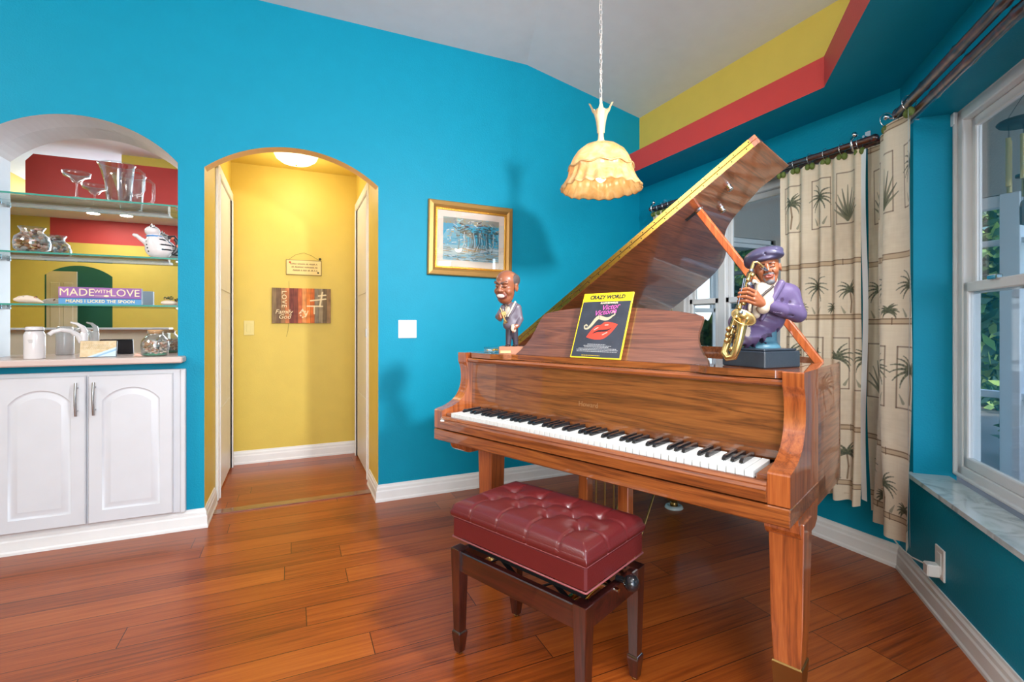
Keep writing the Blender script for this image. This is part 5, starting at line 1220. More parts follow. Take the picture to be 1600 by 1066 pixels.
# jagged torn hem
R_ = random.Random(3)
for k in range(26):
    zx = 330+12*k; T.ell(Pz(zx+R_.uniform(-8, 8), 846-max(0, (zx-430))*.50+R_.uniform(-30, 30), R_.uniform(-.035, .0)), (R_.uniform(.003, .009), .05, R_.uniform(.006, .016)), k=.002, op='s')
# folds
for (a, b, y1, y2) in (((600, 470), (760, 520), -.04, -.04), ((640, 520), (740, 560), -.055, -.04), ((560, 430), (610, 500), -.036, -.042), ((640, 600), (700, 590), -.07, -.05), ((520, 610), (600, 640), -.035, -.035)): T.cap(Pz(*a, y1), Pz(*b, y2), .003, .001, k=.008, op='s')
T.cap(Pz(640, 360, -.030), Pz(480, 620, -.046), .011, .006, k=.003, m=0)            # lapel
T.cap(Pz(430, 400, -.012), Pz(415, 560, -.028), .008, .005, k=.003, m=0)
T.cap(Pz(655, 395, -.052), Pz(615, 410, -.050), .0028, .002, k=.001, m=1, op='p')
T.ell(Pz(430, 560, -.03), (.013, .02, .028), m=2, op='p'); T.ell(Pz(395, 640, -.03), (.012, .03, .045), m=2, op='p')
for (zx, zy) in ((515, 572), (532, 576), (550, 579), (567, 583)): T.ell(Pz(zx, zy, -.084), (.0032, .003, .0032), k=.0008, m=1)
for (zx, zy, r) in ((640, 480, .006), (700, 495, .004), (815, 500, .007), (412, 662, .005), (800, 470, .004)): T.ell(Pz(zx, zy, -.03), (r, .05, r*1.2), m=1, op='p')
T.ell(Pz(790, 590, -.01), (.016, .03, .01), m=1, op='p'); T.ell(Pz(430, 800, -.02), (.05, .06, .022), m=1, op='p'); T.ell(Pz(560, 745, -.02), (.03, .06, .010), m=1, op='p')
T.mesh('jacket', (-.125, -.11, .035), (.135, .07, .27), .0024, [PUR, PURD, SHT], sx)
bk_ = SDF(); bk_.ell(Pz(560, 700, .018), (.040, .030, .060), m=0); bk_.cap(Pz(590, 640, .02), Pz(600, 830, .02), .026, .03, k=.01, m=0); bk_.ell(Pz(560, 830, .01), (.05, .04, .02), k=.01); 
bk_.mesh('torn_back', (-.08, -.05, .04), (.09, .07, .2), .003, [BRZ], sx, label='rough blue bronze inside of the torn coat')
sh_ = SDF(); sh_.ell(Pz(530, 440, -.012), (.030, .034, .040), m=0); sh_.cap(Pz(500, 395, -.022), Pz(440, 590, -.045), .016, .011, k=.01, m=0)
sh_.cap(Pz(465, 345, -.012), Pz(500, 420, -.038), .008, .004, k=.003); sh_.cap(Pz(625, 330, -.004), Pz(545, 420, -.040), .009, .005, k=.003)
sh_.cap(Pz(488, 492, -.072), Pz(462, 545, -.070), .0165, .0165, k=.003, m=0)
sh_.cap(Pz(560, 385, -.046), Pz(440, 480, -.052), .0036, .0036, k=.001, m=1); sh_.cap(Pz(455, 360, -.028), Pz(428, 440, -.046), .0034, .0034, k=.001, m=1)
sh_.mesh('shirt', (-.08, -.10, .12), (.05, .03, .28), .002, [SHT, TIE], sx, label='cream shirt with a dark neck strap')
# head, one continuous surface with neck
H_ = SDF(); Rh = rotm(0, .14, 0)
hc = np.array(Pz(566, 240, -.006)); ex = np.array([math.cos(-.45), math.sin(-.45), 0]); fwd = np.array([-.42, -.90, -.1]); fwd /= np.linalg.norm(fwd); sd = np.cross(fwd, [0, 0, 1]); sd /= np.linalg.norm(sd); upv = np.cross(sd, fwd)
tl = .16; sd, upv = sd*math.cos(tl)-upv*math.sin(tl), upv*math.cos(tl)+sd*math.sin(tl)     # tilt of the head
HS_ = 1.0
def Fh(x, y, z): return hc+sd*(-x)*HS_*-1+fwd*y*HS_+upv*z*HS_
def rr3(rot=None): M_ = np.stack([sd, fwd, upv], 1); return M_ if rot is None else M_ @ rotm(*rot)
B3 = rr3()
H_.ell(Fh(0, -.004, .008), (.034, .040, .040), rot=B3)            # skull
H_.ell(Fh(0, .012, -.018), (.027, .026, .030), k=.014, rot=B3)     # face
H_.ell(Fh(0, .020, -.040), (.018, .017, .013), k=.012, rot=B3)     # chin
for sgn in (-1, 1):
    H_.ell(Fh(sgn*.017, .026, -.012), (.0105, .009, .009), k=.008, rot=B3)           # cheeks
    H_.ell(Fh(sgn*.0135, .0335, .010), (.011, .0055, .004), k=.005, rot=B3)             # brow
    H_.ell(Fh(sgn*.0135, .0385, .0025), (.0085, .005, .0035), k=.004, op='s', rot=B3)  # socket
    H_.ell(Fh(sgn*.0135, .0335, .0025), (.0075, .0045, .0045), k=.002, rot=B3)           # closed lid
    H_.cap(Fh(sgn*.0065, .0385, .0008), Fh(sgn*.020, .0345, .0010), .0016, .0014, k=.0006, m=1)        # lash line
    H_.cap(Fh(sgn*.006, .0400, .0125), Fh(sgn*.021, .0345, .0135), .0022, .0015, k=.001, m=1)        # eyebrow
    H_.ell(Fh(sgn*.0355, -.004, -.004), (.0045, .009, .013), k=.003, rot=B3)           # ears
    H_.ell(Fh(sgn*.039, -.002, -.004), (.003, .0045, .007), k=.002, op='s', rot=B3)
    H_.cap(Fh(sgn*.010, .036, -.012), Fh(sgn*.0185, .028, -.030), .0018, .001, k=.004, op='s')      # smile fold
    H_.ell(Fh(sgn*.0055, .0405, -.0115), (.0045, .0045, .0038), k=.003, rot=B3)
    H_.ell(Fh(sgn*.033, -.010, .008), (.006, .014, .016), k=.002, m=2, rot=B3)           # side hair
H_.cap(Fh(0, .037, .006), Fh(0, .0445, -.008), .0040, .0058, k=.004)     # nose
H_.ell(Fh(0, .0385, -.0255), (.0115, .009, .0065), k=.004, rot=B3, m=3)      # lips
H_.ell(Fh(0, .047, -.0250), (.0085, .005, .003), k=.002, op='s', rot=B3)
H_.cap(Fh(-.012, .0355, -.0195), Fh(0, .0425, -.0175), .0026, .0030, k=.001, m=2); H_.cap(Fh(.012, .0355, -.0195), Fh(0, .0425, -.0175), .0026, .0030, k=.001, m=2)   # moustache
H_.ell(Fh(0, .0300, -.0430), (.0135, .0105, .0085), k=.004, m=2, rot=B3)     # goatee
for sgn in (-1, 1): H_.cap(Fh(sgn*.014, .031, -.024), Fh(sgn*.011, .033, -.038), .0018, .003, k=.002, m=2)
H_.cap(Fh(0, -.006, -.035), np.array(Pz(545, 430, -.004)), .019, .022, k=.010)
H_.ell(Fh(0, .0, -.052), (.02, .01, .004), k=.001, m=1, op='p')
lo_ = hc-.062; hi_ = hc+.062; lo_[2] -= .03
H_.mesh('head', lo_, hi_, .00125, [SK, SKD, GRY, LIP], sx)
Be = SDF(); bc = Fh(.004, -.006, .030)
Be.ell(Fh(.002, -.006, .040), (.055, .050, .022), k=.004, rot=B3 @ rotm(.10, .10, 0)); Be.ell(Fh(.020, -.014, .032), (.042, .042, .026), k=.014, rot=B3 @ rotm(.05, .42, 0)); Be.ell(Fh(0, .002, .028), (.0395, .044, .011), k=.006, rot=B3)
Be.ell(Fh(-.02, .01, .036), (.032, .034, .013), k=.01, rot=B3 @ rotm(.2, -.2, 0))
for a, b in (((-.03, .03, .048), (.02, -.01, .054)), ((.0, .04, .043), (.04, .0, .046))): Be.cap(Fh(*a), Fh(*b), .001, .001, k=.008, op='s')
Be.mesh('beret', hc-.075, hc+np.array([.075, .075, .085]), .002, [BER], sx)
# hands: five fingers curled round the horn
def hand(wr, kn, curl, thumb, name, r=.0052, skin=SK):
    S_ = SDF(); wr = np.array(wr, float); palm_c = []
    for i, (k0, tip) in enumerate(zip(kn, curl)):
        k0 = np.array(k0, float); S_.cap(wr+(k0-wr)*.1, k0, .010, .0062, k=.006)
        p = k0
        for q in tip: q = np.array(q, float); S_.cap(p, q, r*.98, r*.88, k=.0012); p = q
    S_.cap(wr, np.array(thumb[0]), .010, .007, k=.006); p = np.array(thumb[0])
    for q in thumb[1:]: q = np.array(q, float); S_.cap(p, q, .006, .0052, k=.002); p = q
    P_ = np.array([wr]+[np.array(k) for k in kn]+[np.array(q) for t_ in curl for q in t_]+[np.array(q) for q in thumb])
    return S_.mesh(name, P_.min(0)-.016, P_.max(0)+.016, .0014, [skin], sx)
hand(Pz(462, 520, -.072), [Pz(395, 432, -.082), Pz(385, 458, -.086), Pz(380, 485, -.086), Pz(385, 512, -.083)],
     [[Pz(340, 408, -.084), Pz(300, 412, -.074)], [Pz(325, 434, -.089), Pz(283, 438, -.078)], [Pz(318, 464, -.089), Pz(278, 466, -.078)], [Pz(320, 492, -.086), Pz(282, 492, -.076)]],
     [Pz(410, 470, -.062), Pz(370, 430, -.058), Pz(340, 425, -.056)], 'hand')
hand(Pz(300, 742, -.030), [Pz(275, 715, -.052), Pz(268, 735, -.054), Pz(266, 755, -.054), Pz(268, 775, -.052)],
     [[Pz(245, 700, -.068), Pz(222, 690, -.074)], [Pz(236, 725, -.070), Pz(212, 715, -.076)], [Pz(232, 752, -.070), Pz(206, 745, -.076)], [Pz(232, 778, -.068), Pz(208, 775, -.074)]],
     [Pz(290, 715, -.048), Pz(270, 690, -.055), Pz(255, 680, -.062)], 'hand', .0045, DBR)
# saxophone (held: a thing of its own)
sxo = thing('saxophone', 'small brass saxophone held and played by the bust in the purple jacket', 'saxophone', tuple(sx.location), -CAM_YAW)
tb = MB()
A_, B_ = Vector(Pz(398, 232, -.062)), Vector(Pz(205, 800, -.070)); bow = [B_, Vector(Pz(183, 855, -.074)), Vector(Pz(196, 890, -.082)), Vector(Pz(226, 880, -.092)), Vector(Pz(240, 830, -.098))]
body_ = [A_+(B_-A_)*i/10 for i in range(11)]
tb.tube(body_+bow[1:]+[Vector(Pz(258, 760, -.100)), Vector(Pz(272, 690, -.100)), Vector(Pz(281, 645, -.100)), Vector(Pz(286, 618, -.101))], [.0050+.0005*i for i in range(11)]+[.0105, .0112, .0118, .0122, .0128, .0136, .0152, .018], SAXB, 18, caps=False)
tb.build('body', sxo)
dn = Vector((.08, -.70, .70)).normalized(); Mbell = Matrix.Translation(Pz(287, 606, -.102)) @ dn.to_track_quat('Z', 'Y').to_matrix().to_4x4()
bl = MB(); bl.lathe([(.013, -.034), (.0155, -.022), (.020, -.012), (.0275, -.003), (.0340, .001), (.0354, .0), (.0340, -.0015), (.0275, -.005), (.0195, -.014), (.0147, -.024), (.0115, -.034), (0.0, -.035)], SAXB, 36, Mbell); bl.build('bell', sxo)
nk = MB(); nk.tube([Pz(398, 232, -.062), Pz(402, 218, -.062), Pz(425, 216, -.064), Pz(450, 235, -.064), Pz(472, 258, -.062)], [.0048, .0044, .004, .0036, .0034], SAXB, 12); nk.tube([Pz(466, 253, -.0625), Pz(490, 267, -.058), Pz(510, 272, -.054)], [.0052, .0048, .003], STEEL, 12); nk.build('neck', sxo, label='neck with steel mouthpiece')
ky = MB(); ax_ = (B_-A_); sdv = Vector((.9, -.25, .32)).normalized()
for i in range(15):
    f_ = .08+.058*i; p_ = A_+ax_*f_; rr = .0055+.0006*(i % 4)
    ky.lathe([(0, .0032), (rr, .003), (rr, 0), (0, -.001)], SAXB if i % 3 else STEEL, 14, Matrix.Translation(p_+Vector((.004*(1 if i % 2 else -1), -.0095-.0004*i, 0))) @ Matrix.Rotation(PI/2, 4, 'X'))
for o_ in (Vector((.009, -.006, 0)), Vector((-.010, -.004, 0)), Vector((.012, .0, 0))): ky.tube([A_+ax_*.1+o_, A_+ax_*.92+o_*1.35], .0013, SAXD, 6)
for i in range(9): p_ = A_+ax_*(.1+.09*i); ky.tube([p_+Vector((.009, -.006, 0)), p_+Vector((-.010, -.005, 0))], .0011, SAXD, 6)
ky.tube([Pz(318, 335, -.075), Pz(300, 400, -.08), Pz(268, 520, -.085)], .0014, STEEL, 6); ky.tube([Pz(330, 335, -.075), Pz(312, 400, -.08)], .0012, STEEL, 6); ky.tube([Pz(318, 335, -.075), Pz(345, 340, -.07)], .0014, STEEL, 6)
for (zx, zy) in ((195, 690), (188, 730), (180, 770), (215, 830), (262, 800)): ky.lathe([(0, .003), (.0085, .0025), (.0085, 0), (0, 0)], SAXB, 14, Matrix.Translation(Pz(zx, zy, -.092)) @ Matrix.Rotation(PI/2+.3, 4, 'X'))
ky.build('keys', sxo)

# --- trumpeter caricature
tm_ = thing('trumpeter_figurine', 'painted figurine with an oversized grinning head holding a trumpet', 'figurine', pworld(.248, .232, .9625), -CAM_YAW)
U2 = .000402
def Pt(zx, zy, y): return ((zx-385)*U2, y, (1015-zy)*U2)
b_ = MB(); b_.prism([(-.055, -.035), (.050, -.040), (.068, .0), (.060, .035), (-.04, .035)], 0, .032, mat('painted_terracotta_base', lin(168, 112, 84), .5), 'z'); o = b_.build('base', tm_); bv = o.modifiers.new('b', 'BEVEL'); bv.width = .002
plq = MB(); plq.box(-.048, -.004, -.0395, -.0355, .004, .014, mat('name_plate', lin(210, 180, 110), .4, metal=.4)); plq.build('plaque', tm_)
SUIT = mat('painted_charcoal_suit', lin(92, 82, 92), .4, coat=.15); TRO = mat('painted_trousers', lin(58, 50, 60), .45); SKT = mat('painted_brown_skin', lin(136, 80, 54), .32, coat=.3); HAR = mat('painted_dark_grey_hair', lin(72, 62, 60), .7, bump=(300, .6)); TEE = mat('painted_teeth', lin(238, 226, 214), .3); SHB = mat('painted_shoe', lin(46, 34, 36), .3)
tr = SDF()
for (hx, fx, y) in ((362, 350, -.004), (415, 432, .006)):
    tr.cap(Pt(hx, 745, 0), Pt(fx, 915, y), .0165, .0115, k=.004, m=0); tr.ell(Pt(fx-8, 928, y-.008), (.012, .018, .006), k=.002, m=1)
tr.mesh('trousers', (-.05, -.05, .024), (.05, .04, .13), .0022, [TRO, SHB], tm_)
jk = SDF(); jk.ell(Pt(385, 600, .004), (.036, .026, .050), m=0); jk.ell(Pt(375, 510, .004), (.036, .024, .024), k=.014); jk.ell(Pt(380, 700, .002), (.036, .028, .028), k=.014)
jk.cap(Pt(300, 510, .0), Pt(240, 610, -.006), .0145, .0125, k=.006); jk.cap(Pt(240, 615, -.006), Pt(262, 640, -.030), .0125, .010, k=.004)
jk.cap(Pt(455, 510, .004), Pt(480, 640, .0), .0155, .0135, k=.006); jk.cap(Pt(480, 640, .0), Pt(455, 705, -.024), .0135, .011, k=.005)
jk.ell(Pt(395, 755, -.02), (.004, .02, .016), k=.004, op='s'); jk.cap(Pt(350, 500, -.022), Pt(385, 640, -.028), .003, .002, k=.003, op='s')
jk.ell(Pt(338, 545, -.026), (.014, .016, .030), m=1, op='p'); jk.cap(Pt(425, 450, -.012), Pt(345, 610, -.032), .0042, .003, k=.001, m=1)
jk.cap(Pt(440, 470, -.014), Pt(360, 625, -.030), .005, .003, k=.002, m=0)
for sgn in (-1, 1): jk.ell(Pt(335+sgn*16, 490, -.030), (.007, .004, .005), k=.001, m=2)
jk.mesh('jacket', (-.075, -.06, .085), (.055, .04, .235), .002, [SUIT, SHT, TIE], tm_)
hd_ = SDF(); c0 = np.array(Pt(330, 285, -.004)); f2 = np.array([-.50, -.84, -.16]); f2 /= np.linalg.norm(f2); s2 = np.cross(f2, [0, 0, 1]); s2 /= np.linalg.norm(s2); u2 = np.cross(s2, f2); tl = -.06
s2, u2 = s2*math.cos(tl)-u2*math.sin(tl), u2*math.cos(tl)+s2*math.sin(tl)
def Fg(x, y, z): return c0+s2*x+f2*y+u2*z
B2 = np.stack([s2, f2, u2], 1)
hd_.ell(Fg(0, -.004, .026), (.046, .052, .046), rot=B2); hd_.ell(Fg(0, .012, -.022), (.041, .038, .045), k=.02, rot=B2); hd_.ell(Fg(0, .018, -.052), (.028, .024, .02), k=.018, rot=B2)
for sgn in (-1, 1):
    hd_.ell(Fg(sgn*.027, .032, -.016), (.015, .014, .014), k=.010, rot=B2); hd_.ell(Fg(sgn*.018, .045, .022), (.017, .009, .006), k=.006, rot=B2)
    hd_.ell(Fg(sgn*.019, .052, .008), (.012, .007, .0055), k=.004, op='s', rot=B2); hd_.ell(Fg(sgn*.019, .0440, .008), (.011, .007, .0065), k=.002, rot=B2)
    hd_.cap(Fg(sgn*.008, .0515, .0065), Fg(sgn*.029, .0445, .0055), .0013, .0013, k=.001, m=1); hd_.cap(Fg(sgn*.006, .0555, .020), Fg(sgn*.031, .0465, .0295), .003, .0018, k=.002, m=1)
    hd_.ell(Fg(sgn*.048, -.006, -.002), (.006, .013, .019), k=.003, rot=B2); hd_.ell(Fg(sgn*.054, -.004, -.002), (.004, .007, .011), k=.002, op='s', rot=B2)
    hd_.ell(Fg(sgn*.011, .053, -.012), (.0085, .008, .0065), k=.004, rot=B2); hd_.cap(Fg(sgn*.018, .051, -.012), Fg(sgn*.032, .035, -.044), .0022, .0015, k=.006, op='s')
    hd_.ell(Fg(sgn*.040, -.016, .028), (.012, .030, .026), k=.003, m=1, rot=B2)
hd_.ell(Fg(0, -.034, .030), (.040, .024, .036), k=.003, m=1, rot=B2); hd_.cap(Fg(0, .047, .012), Fg(0, .060, -.010), .006, .009, k=.006)
hd_.ell(Fg(0, .044, -.034), (.027, .012, .014), k=.006, rot=B2, m=3); hd_.ell(Fg(0, .056, -.034), (.023, .011, .0095), k=.002, op='s', rot=B2); hd_.ell(Fg(0, .046, -.033), (.022, .0085, .0095), k=.001, m=2, rot=B2)
hd_.cap(Fg(0, -.005, -.06), Pt(360, 490, 0), .016, .016, k=.006)
hd_.mesh('head', c0-np.array([.075, .075, .1]), c0+np.array([.075, .075, .09]), .0016, [SKT, HAR, TEE, mat('painted_dark_lip', lin(110, 56, 46), .35)], tm_)
hn = SDF()
w_ = np.array(Pt(262, 622, -.034))
for i in range(4): a = np.array(Pt(262+3*i, 585+14*i, -.043)); hn.cap(w_, a, .008, .0055, k=.004); hn.cap(a, np.array(Pt(292+3*i, 582+13*i, -.048)), .0042, .0038, k=.001); hn.cap(np.array(Pt(292+3*i, 582+13*i, -.048)), np.array(Pt(303+3*i, 590+13*i, -.040)), .0038, .0034, k=.001)
hn.cap(w_, np.array(Pt(285, 560, -.034)), .007, .0045, k=.004); hn.mesh('hand', w_-np.array([.02, .025, .018]), w_+np.array([.03, .015, .035]), .0013, [SKT], tm_)
hn = SDF(); w_ = np.array(Pt(445, 712, -.028))
for i in range(4): a = np.array(Pt(428-6*i, 722+9*i, -.036)); hn.cap(w_, a, .008, .005, k=.004); hn.cap(a, a+np.array([-.004, .002, -.012]), .0040, .0034, k=.001)
hn.cap(w_, np.array(Pt(420, 705, -.038)), .007, .004, k=.003); hn.mesh('hand', w_-np.array([.035, .02, .035]), w_+np.array([.018, .02, .02]), .0013, [SKT], tm_)
hk = SDF(); hk.ell(Pt(408, 715, -.036), (.012, .005, .009), m=0); hk.ell(Pt(400, 742, -.038), (.009, .004, .012), k=.004); hk.ell(Pt(418, 750, -.034), (.007, .004, .013), k=.004); hk.mesh('handkerchief', (-.02, -.05, .085), (.035, -.02, .14), .0014, [SHT], tm_)
tp = thing('trumpet', 'tiny gold trumpet in the hand of the grinning figurine', 'trumpet', tuple(tm_.location), -CAM_YAW)
a, b_ = Vector(Pt(268, 520, -.044)), Vector(Pt(318, 668, -.056)); d = (b_-a)
mb = MB(); mb.tube([a, a+d*.55, a+d*.8, b_, b_+d*.08], [.0022, .0026, .0036, .0075, .0115], SAXB, 16, caps=False); mb.tube([a+d*.15+Vector((.008, 0, .002)), a+d*.7+Vector((.008, 0, .002))], .002, SAXB, 8); mb.build('horn', tp)
mb = MB()
for k in (.36, .44, .52): mb.tube([a+d*k+Vector((-.004, -.001, -.001)), a+d*k+Vector((.014, 0, .005))], .0028, SAXB, 10)
mb.build('valves', tp)

# ------------------------------------------------------------------ things in the niche
SH3, SH2, SH1, CTZ = SHZ[0]+.0045, SHZ[1]+.0045, SHZ[2]+.0045, .9255
GL = thin_glass('drinking_glass', (.95, .97, .97), 1.3, extra=.10, blend=.2)
def marg(x, y, lab):
    t = thing('margarita_glass', lab, 'glass', (x, y, SH1))
    mb = MB(); mb.lathe([(0, .078), (.018, .083), (.026, .098), (.03, .104), (.052, .112), (.058, .132), (.0565, .132), (.05, .114), (.028, .107), (.022, .099), (.0, .082)], GL, 28); mb.build('bowl', t)
    mb = MB(); mb.lathe([(.004, .08), (.0035, .05), (.0045, .012), (.034, .003), (.034, 0), (0, 0)], GL, 24); mb.build('stem', t)
marg(-.985, 3.14, 'wide stemmed margarita glass on the top niche shelf beside the pitcher')
t = thing('glass_pitcher', 'large clear glass pitcher with a handle on the top niche shelf', 'pitcher', (-.82, 3.16, SH1))
mb = MB(); mb.lathe([(0, .004), (.046, .004), (.048, .0), (.052, .005), (.058, .10), (.066, .19), (.072, .2), (.069, .2), (.062, .188), (.054, .1), (.046, .01), (0, .008)], GL, 36, fn=lambda r, z, a: (r*(1+(.28*max(0, math.cos(a-PI))**10 if z > .17 else 0)+.012*math.cos(10*a)), z)); mb.build('jug', t)
mb = MB(); mb.tube([(.06, 0, .18), (.085, 0, .182), (.105, 0, .165), (.106, 0, .08), (.095, 0, .055), (.058, 0, .045)], .0075, GL, 12); mb.build('handle', t)
RS = np.random.default_rng(3)
def bits(mb, n, rad, z0, z1_, cols, s0, s1, prof=None):
    for _ in range(n):
        z = RS.uniform(z0, z1_); R0 = rad if prof is None else np.interp(z, prof[0], prof[1]); a = RS.uniform(0, 2*PI); r = R0*math.sqrt(RS.uniform(.45, 1)); s_ = RS.uniform(s0, s1)
        mb.ball((0, 0, 0), (s_, s_*.6, s_*.5), cols[RS.integers(len(cols))], 7, 5, Matrix.Translation((r*math.cos(a), r*math.sin(a), z)) @ Matrix.Rotation(RS.uniform(0, 6), 4, 'Z') @ Matrix.Rotation(RS.uniform(0, 6), 4, 'X'))
SHC = [mat('shell_cream', lin(226, 206, 186), .5), mat('shell_tan', lin(190, 140, 104), .5), mat('shell_grey', lin(176, 176, 172), .5), mat('shell_pink', lin(226, 176, 156), .5), mat('shell_brown', lin(124, 84, 60), .6)]
t = thing('shell_jar', 'squat open glass jar filled with seashells on the middle shelf', 'jar', (-1.155, 3.14, SH2))
pf = [(0, .002), (.05, .002), (.066, .015), (.07, .045), (.064, .075), (.045, .092), (.04, .1), (.052, .122)]
mb = MB(); mb.lathe(pf+[(r-.003, z) for r, z in pf[::-1]], GL, 32); mb.build('jar', t)
mb = MB(); bits(mb, 150, .05, .01, .115, SHC, .009, .016, ([0, .02, .05, .08, .1, .125], [.045, .056, .058, .045, .032, .04])); o = mb.build('shells', t); o['kind'] = 'stuff'
t = thing('teapot', 'white cat shaped teapot with dark stripes and a blue collar on the middle shelf', 'teapot', (-.645, 3.15, SH2))
TPW = mat('white_glaze', lin(226, 218, 216), .2, coat=.5); TPD = mat('dark_glaze', lin(46, 46, 52), .2, coat=.5); TPB = mat('blue_glaze', lin(70, 140, 200), .25, coat=.4); TPO = mat('orange_glaze', lin(226, 120, 84), .25, coat=.4)
cat = SDF(); cat.ell((0, 0, .05), (.062, .045, .052), m=0); cat.ell((-.015, 0, .09), (.042, .038, .04), k=.02, m=0); cat.ell((-.028, -.004, .142), (.034, .032, .028), k=.008, m=0)
cat.cap((-.05, 0, .075), (-.098, 0, .115), .014, .008, k=.01, m=0); cat.cap((-.098, 0, .115), (-.108, 0, .118), .009, .008, k=.004, m=0)
for sy in (-1, 1): cat.cap((-.03, sy*.018, .16), (-.026, sy*.024, .178), .010, .003, k=.005, m=0)
cat.ell((-.02, 0, .115), (.038, .036, .007), k=.003, m=2)
for (x, z, l) in ((.03, .098, .028), (.034, .070, .030), (.036, .045, .026), (.02, .125, .014)): cat.ell((x, 0, z), (l, .06, .0055), m=1, op='p')
cat.ell((-.03, 0, .165), (.004, .05, .008), m=1, op='p'); cat.ell((-.016, 0, .158), (.012, .05, .0025), m=1, op='p')
for i in range(4): cat.ell((-.052+.004*i, -.035, .086-.018*i), (.004, .02, .004), m=1, op='p')
cat.mesh('pot', (-.125, -.06, .0), (.075, .06, .19), .0025, [TPW, TPD, TPB], t)
mb = MB(); mb.tube([(.04, 0, .115), (.066, 0, .118), (.084, 0, .09), (.08, 0, .045), (.058, 0, .025)], [.009, .011, .011, .010, .008], TPD, 12); mb.build('handle', t); mb = MB(); mb.ball((.066, 0, .112), (.014, .012, .010), TPO, 12, 8); mb.ball((.084, 0, .07), (.008, .014, .012), TPO, 12, 8); mb.build('ornament', t)
t = thing('lettered_sign', 'purple and blue sign reading made with love on the lowest shelf', 'sign', (-.885, 3.13, SH3), 0)
W2, H2 = .335, .086; SC = Canvas(W2, H2, 200, 44, lin(150, 100, 160)); SC.c = SC.c+SC.noise(.18, .06, .03, 3)[..., None]*np.array([1, .3, .6]); SC.rect(0, W2, 0, .031, lin(92, 150, 196)); SC.rect(0, W2, .030, .033, lin(60, 70, 130)); SC.c = np.clip(SC.c, 0, 1)
mb = MB(); mb.box(-W2/2, W2/2, 0, .03, 0, H2, mat('sign_side', lin(176, 190, 206), .5), bev=.001); mb.build('block', t)
sheet('sign_face', 200, 44, lambda u, v: ((u-.5)*W2, u*0-.0006, v*H2), SC.c, PV, t)
mb = MB(); text_mb(mb, 'MADE', .052, LW, Mtx(-.096, -.0014, .059)); text_mb(mb, 'LOVE', .052, LW, Mtx(.099, -.0014, .059)); text_mb(mb, 'WITH', .026, LW, Mtx(.006, -.0014, .066)); text_mb(mb, 'MEANS I LICKED THE SPOON', .0205, LW, Mtx(0, -.0014, .0155), space=1.05, bold=.0004)
mb.ball((.022, -.0014, .044), (.012, .0006, .005), LW, 12, 6); mb.box(-.024, .012, -.0018, -.001, .0428, .0452, LW); mb.build('lettering', t, label='white lettering with a small spoon')
t = thing('seashell', 'spotted seashell lying at the left end of the lowest shelf', 'seashell', (-1.165, 3.12, SH3)); mb = MB()
mb.tube([(-.05, 0, .018), (-.03, 0, .02), (0, 0, .022), (.03, 0, .018), (.06, 0, .006)], [.006, .016, .019, .014, .002], SHC[0], 14); 
for k in range(14): a = RS.uniform(.3, 2.8); x = RS.uniform(-.035, .04); mb.ball((x, -.0165*math.cos(a)*(1-abs(x)*8), .02+.0165*math.sin(a)*(1-abs(x)*8)), (.006, .004, .004), SHC[1+3*(k % 2)], 7, 5)
mb.build('shell', t)
t = thing('seashell_planter', 'pale shell holding a tiny plant at the right end of the lowest shelf', 'planter', (-.60, 3.14, SH3)); mb = MB(); mb.ball((0, 0, .014), (.036, .026, .014), SHC[0], 18, 10); mb.build('shell', t)
mb = MB()
for k in range(40): mb.ball((RS.uniform(-.02, .02), RS.uniform(-.015, .015), .03+RS.uniform(0, .018)), (.004, .004, .0025), G[0] if k % 3 else SHC[1], 6, 4)
o = mb.build('leaves', t); o['kind'] = 'stuff'
# counter
t = thing('canister', 'white ceramic canister with a cork lid line standing left on the counter', 'canister', (-1.128, 3.09, CTZ)); mb = MB(); mb.lathe([(0, 0), (.037, 0), (.039, .004), (.039, .115), (.033, .13), (.031, .134)], TPW, 28); mb.build('body', t)
t['label'] = 'white ceramic canister standing at the left of the niche counter'
mb = MB(); mb.lathe([(.033, .134), (.034, .137), (.034, .15), (.03, .154), (0, .155)], TPW, 28); mb.build('lid', t); mb = MB(); mb.tube([(.0345*math.cos(a), .0345*math.sin(a), .1355) for a in [2*PI*i/24 for i in range(24)]], .0016, SAXD, 6, closed=True); mb.build('wire', t)
mb = MB()
for r_ in range(3): mb.box(-.011+.002*r_, .011-.002*r_, -.0398, -.0392, .09-.006*r_, .0915-.006*r_, mat('grey_print', lin(150, 150, 150), .6))
mb.build('print', t)
t = thing('faucet', 'white curved bar faucet on the niche counter behind the canister', 'faucet', (-.97, 3.185, CTZ)); mb = MB(); mb.lathe([(.022, 0), (.022, .008), (.017, .014), (.016, .1), (.018, .115), (.012, .128), (0, .13)], TPW, 22)
mb.tube([(-.008, -.002, .075), (-.02, -.012, .11), (-.045, -.03, .132), (-.075, -.052, .138), (-.1, -.07, .128), (-.112, -.078, .115)], [.014, .013, .012, .011, .010, .010], TPW, 14); mb.build('spout', t)
mb = MB(); mb.tube([(.004, .0, .125), (-.002, -.01, .15), (-.02, -.022, .168), (-.045, -.03, .176)], [.013, .011, .007, .004], TPW, 12); mb.build('lever', t)
t = thing('sandstone_plaque', 'beach coloured stone plaque with small writing leaning on the counter', 'plaque', (-.892, 3.11, CTZ)); W2, H2 = .150, .084; BCN = Canvas(W2, H2, 120, 68, lin(216, 190, 150))
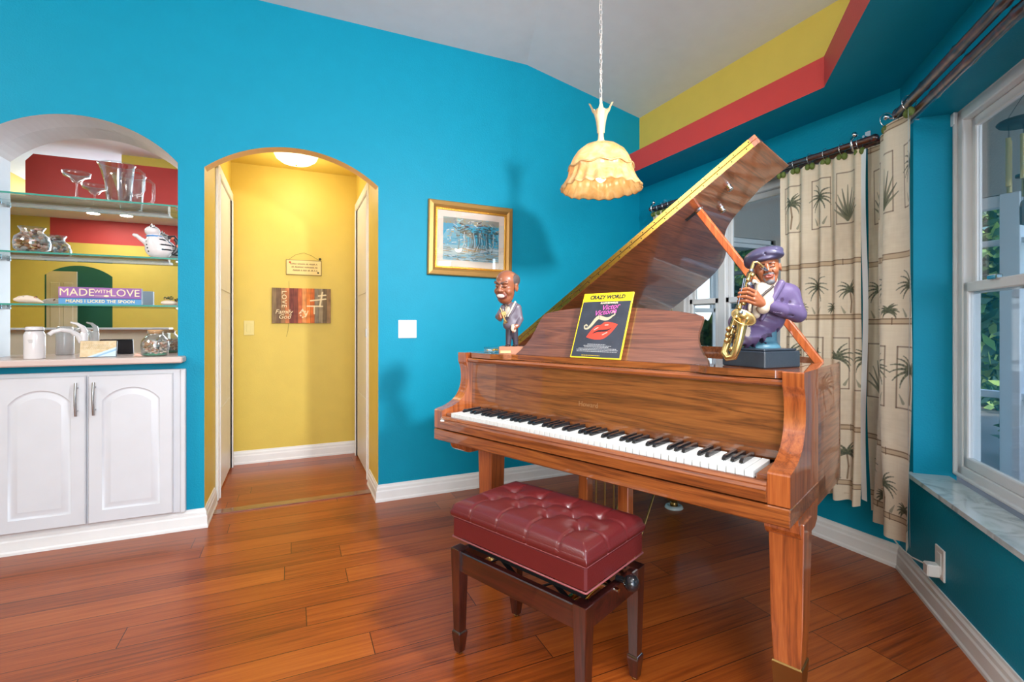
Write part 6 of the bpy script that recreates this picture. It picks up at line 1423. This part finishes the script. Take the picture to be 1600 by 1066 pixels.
BCN.c = np.clip(BCN.c+BCN.noise(.15, .01, .01, 2)[..., None], 0, 1); m_ = (BCN.y < (BCN.x-.03)*.42).astype(float); BCN.blend(m_, lin(200, 216, 226)); BCN.blend(((BCN.y < (BCN.x-.045)*.42-.003) & (BCN.y > (BCN.x-.06)*.42-.006)).astype(float), lin(150, 184, 210)); R_ = random.Random(2)
for r_ in range(6):
    x = .012
    while x < (.118 if r_ else .06): w_ = R_.uniform(.003, .008); BCN.rect(x, x+w_, .072-.0075*r_, .0738-.0075*r_, lin(90, 70, 56), .8); x += w_+.002
    if r_ > 3: break
mb = MB(); mb.box(-W2/2, W2/2, 0, .012, .0, H2, TPD, Matrix.Rotation(-.14, 4, 'X') , .003); mb.build('slab', t)
Mq = Matrix.Rotation(-.14, 4, 'X'); c14, s14 = math.cos(-.14), math.sin(-.14)
sheet('face', 120, 68, lambda u, v: ((u-.5)*W2*.97, c14*(-.0006)-s14*(.002+v*H2*.96), s14*(-.0006)+c14*(.002+v*H2*.96)), BCN.c, PV, t)
t = thing('shell_jar', 'corked clear jar of tiny shells at the right end of the counter', 'jar', (-.655, 3.115, CTZ)); t.scale = (1.18, 1.1, 1.12)
pf = [(0, .002), (.046, .002), (.05, .008), (.052, .05), (.05, .07), (.036, .092), (.029, .1), (.029, .112), (.034, .115)]
mb = MB(); mb.lathe(pf+[(r-.003, z) for r, z in pf[::-1]], GL, 32); mb.build('jar', t); mb = MB(); mb.lathe([(0, .104), (.026, .104), (.028, .122), (0, .122)], mat('cork', lin(200, 156, 110), .8, bump=(200, .5)), 20); mb.build('cork', t)
mb = MB(); bits(mb, 220, .045, .014, .072, SHC[:4], .005, .009); o = mb.build('shells', t); o['kind'] = 'stuff'
mb = MB(); mb.lathe([(0, .004), (.045, .004), (.046, .014), (0, .014)], mat('green_glass_base', lin(70, 150, 120), .2), 24); mb.build('base', t, label='greenish thick glass base')
mb = MB(); mb.tube([(-.016, 0, .008), (-.004, 0, .011), (.008, 0, .008), (.016, 0, .003)], [.003, .009, .007, .002], SHC[3], 12); mb.build('seashell', None, (-.715, 3.06, CTZ), label='small pink seashell beside the corked jar on the counter', category='seashell')
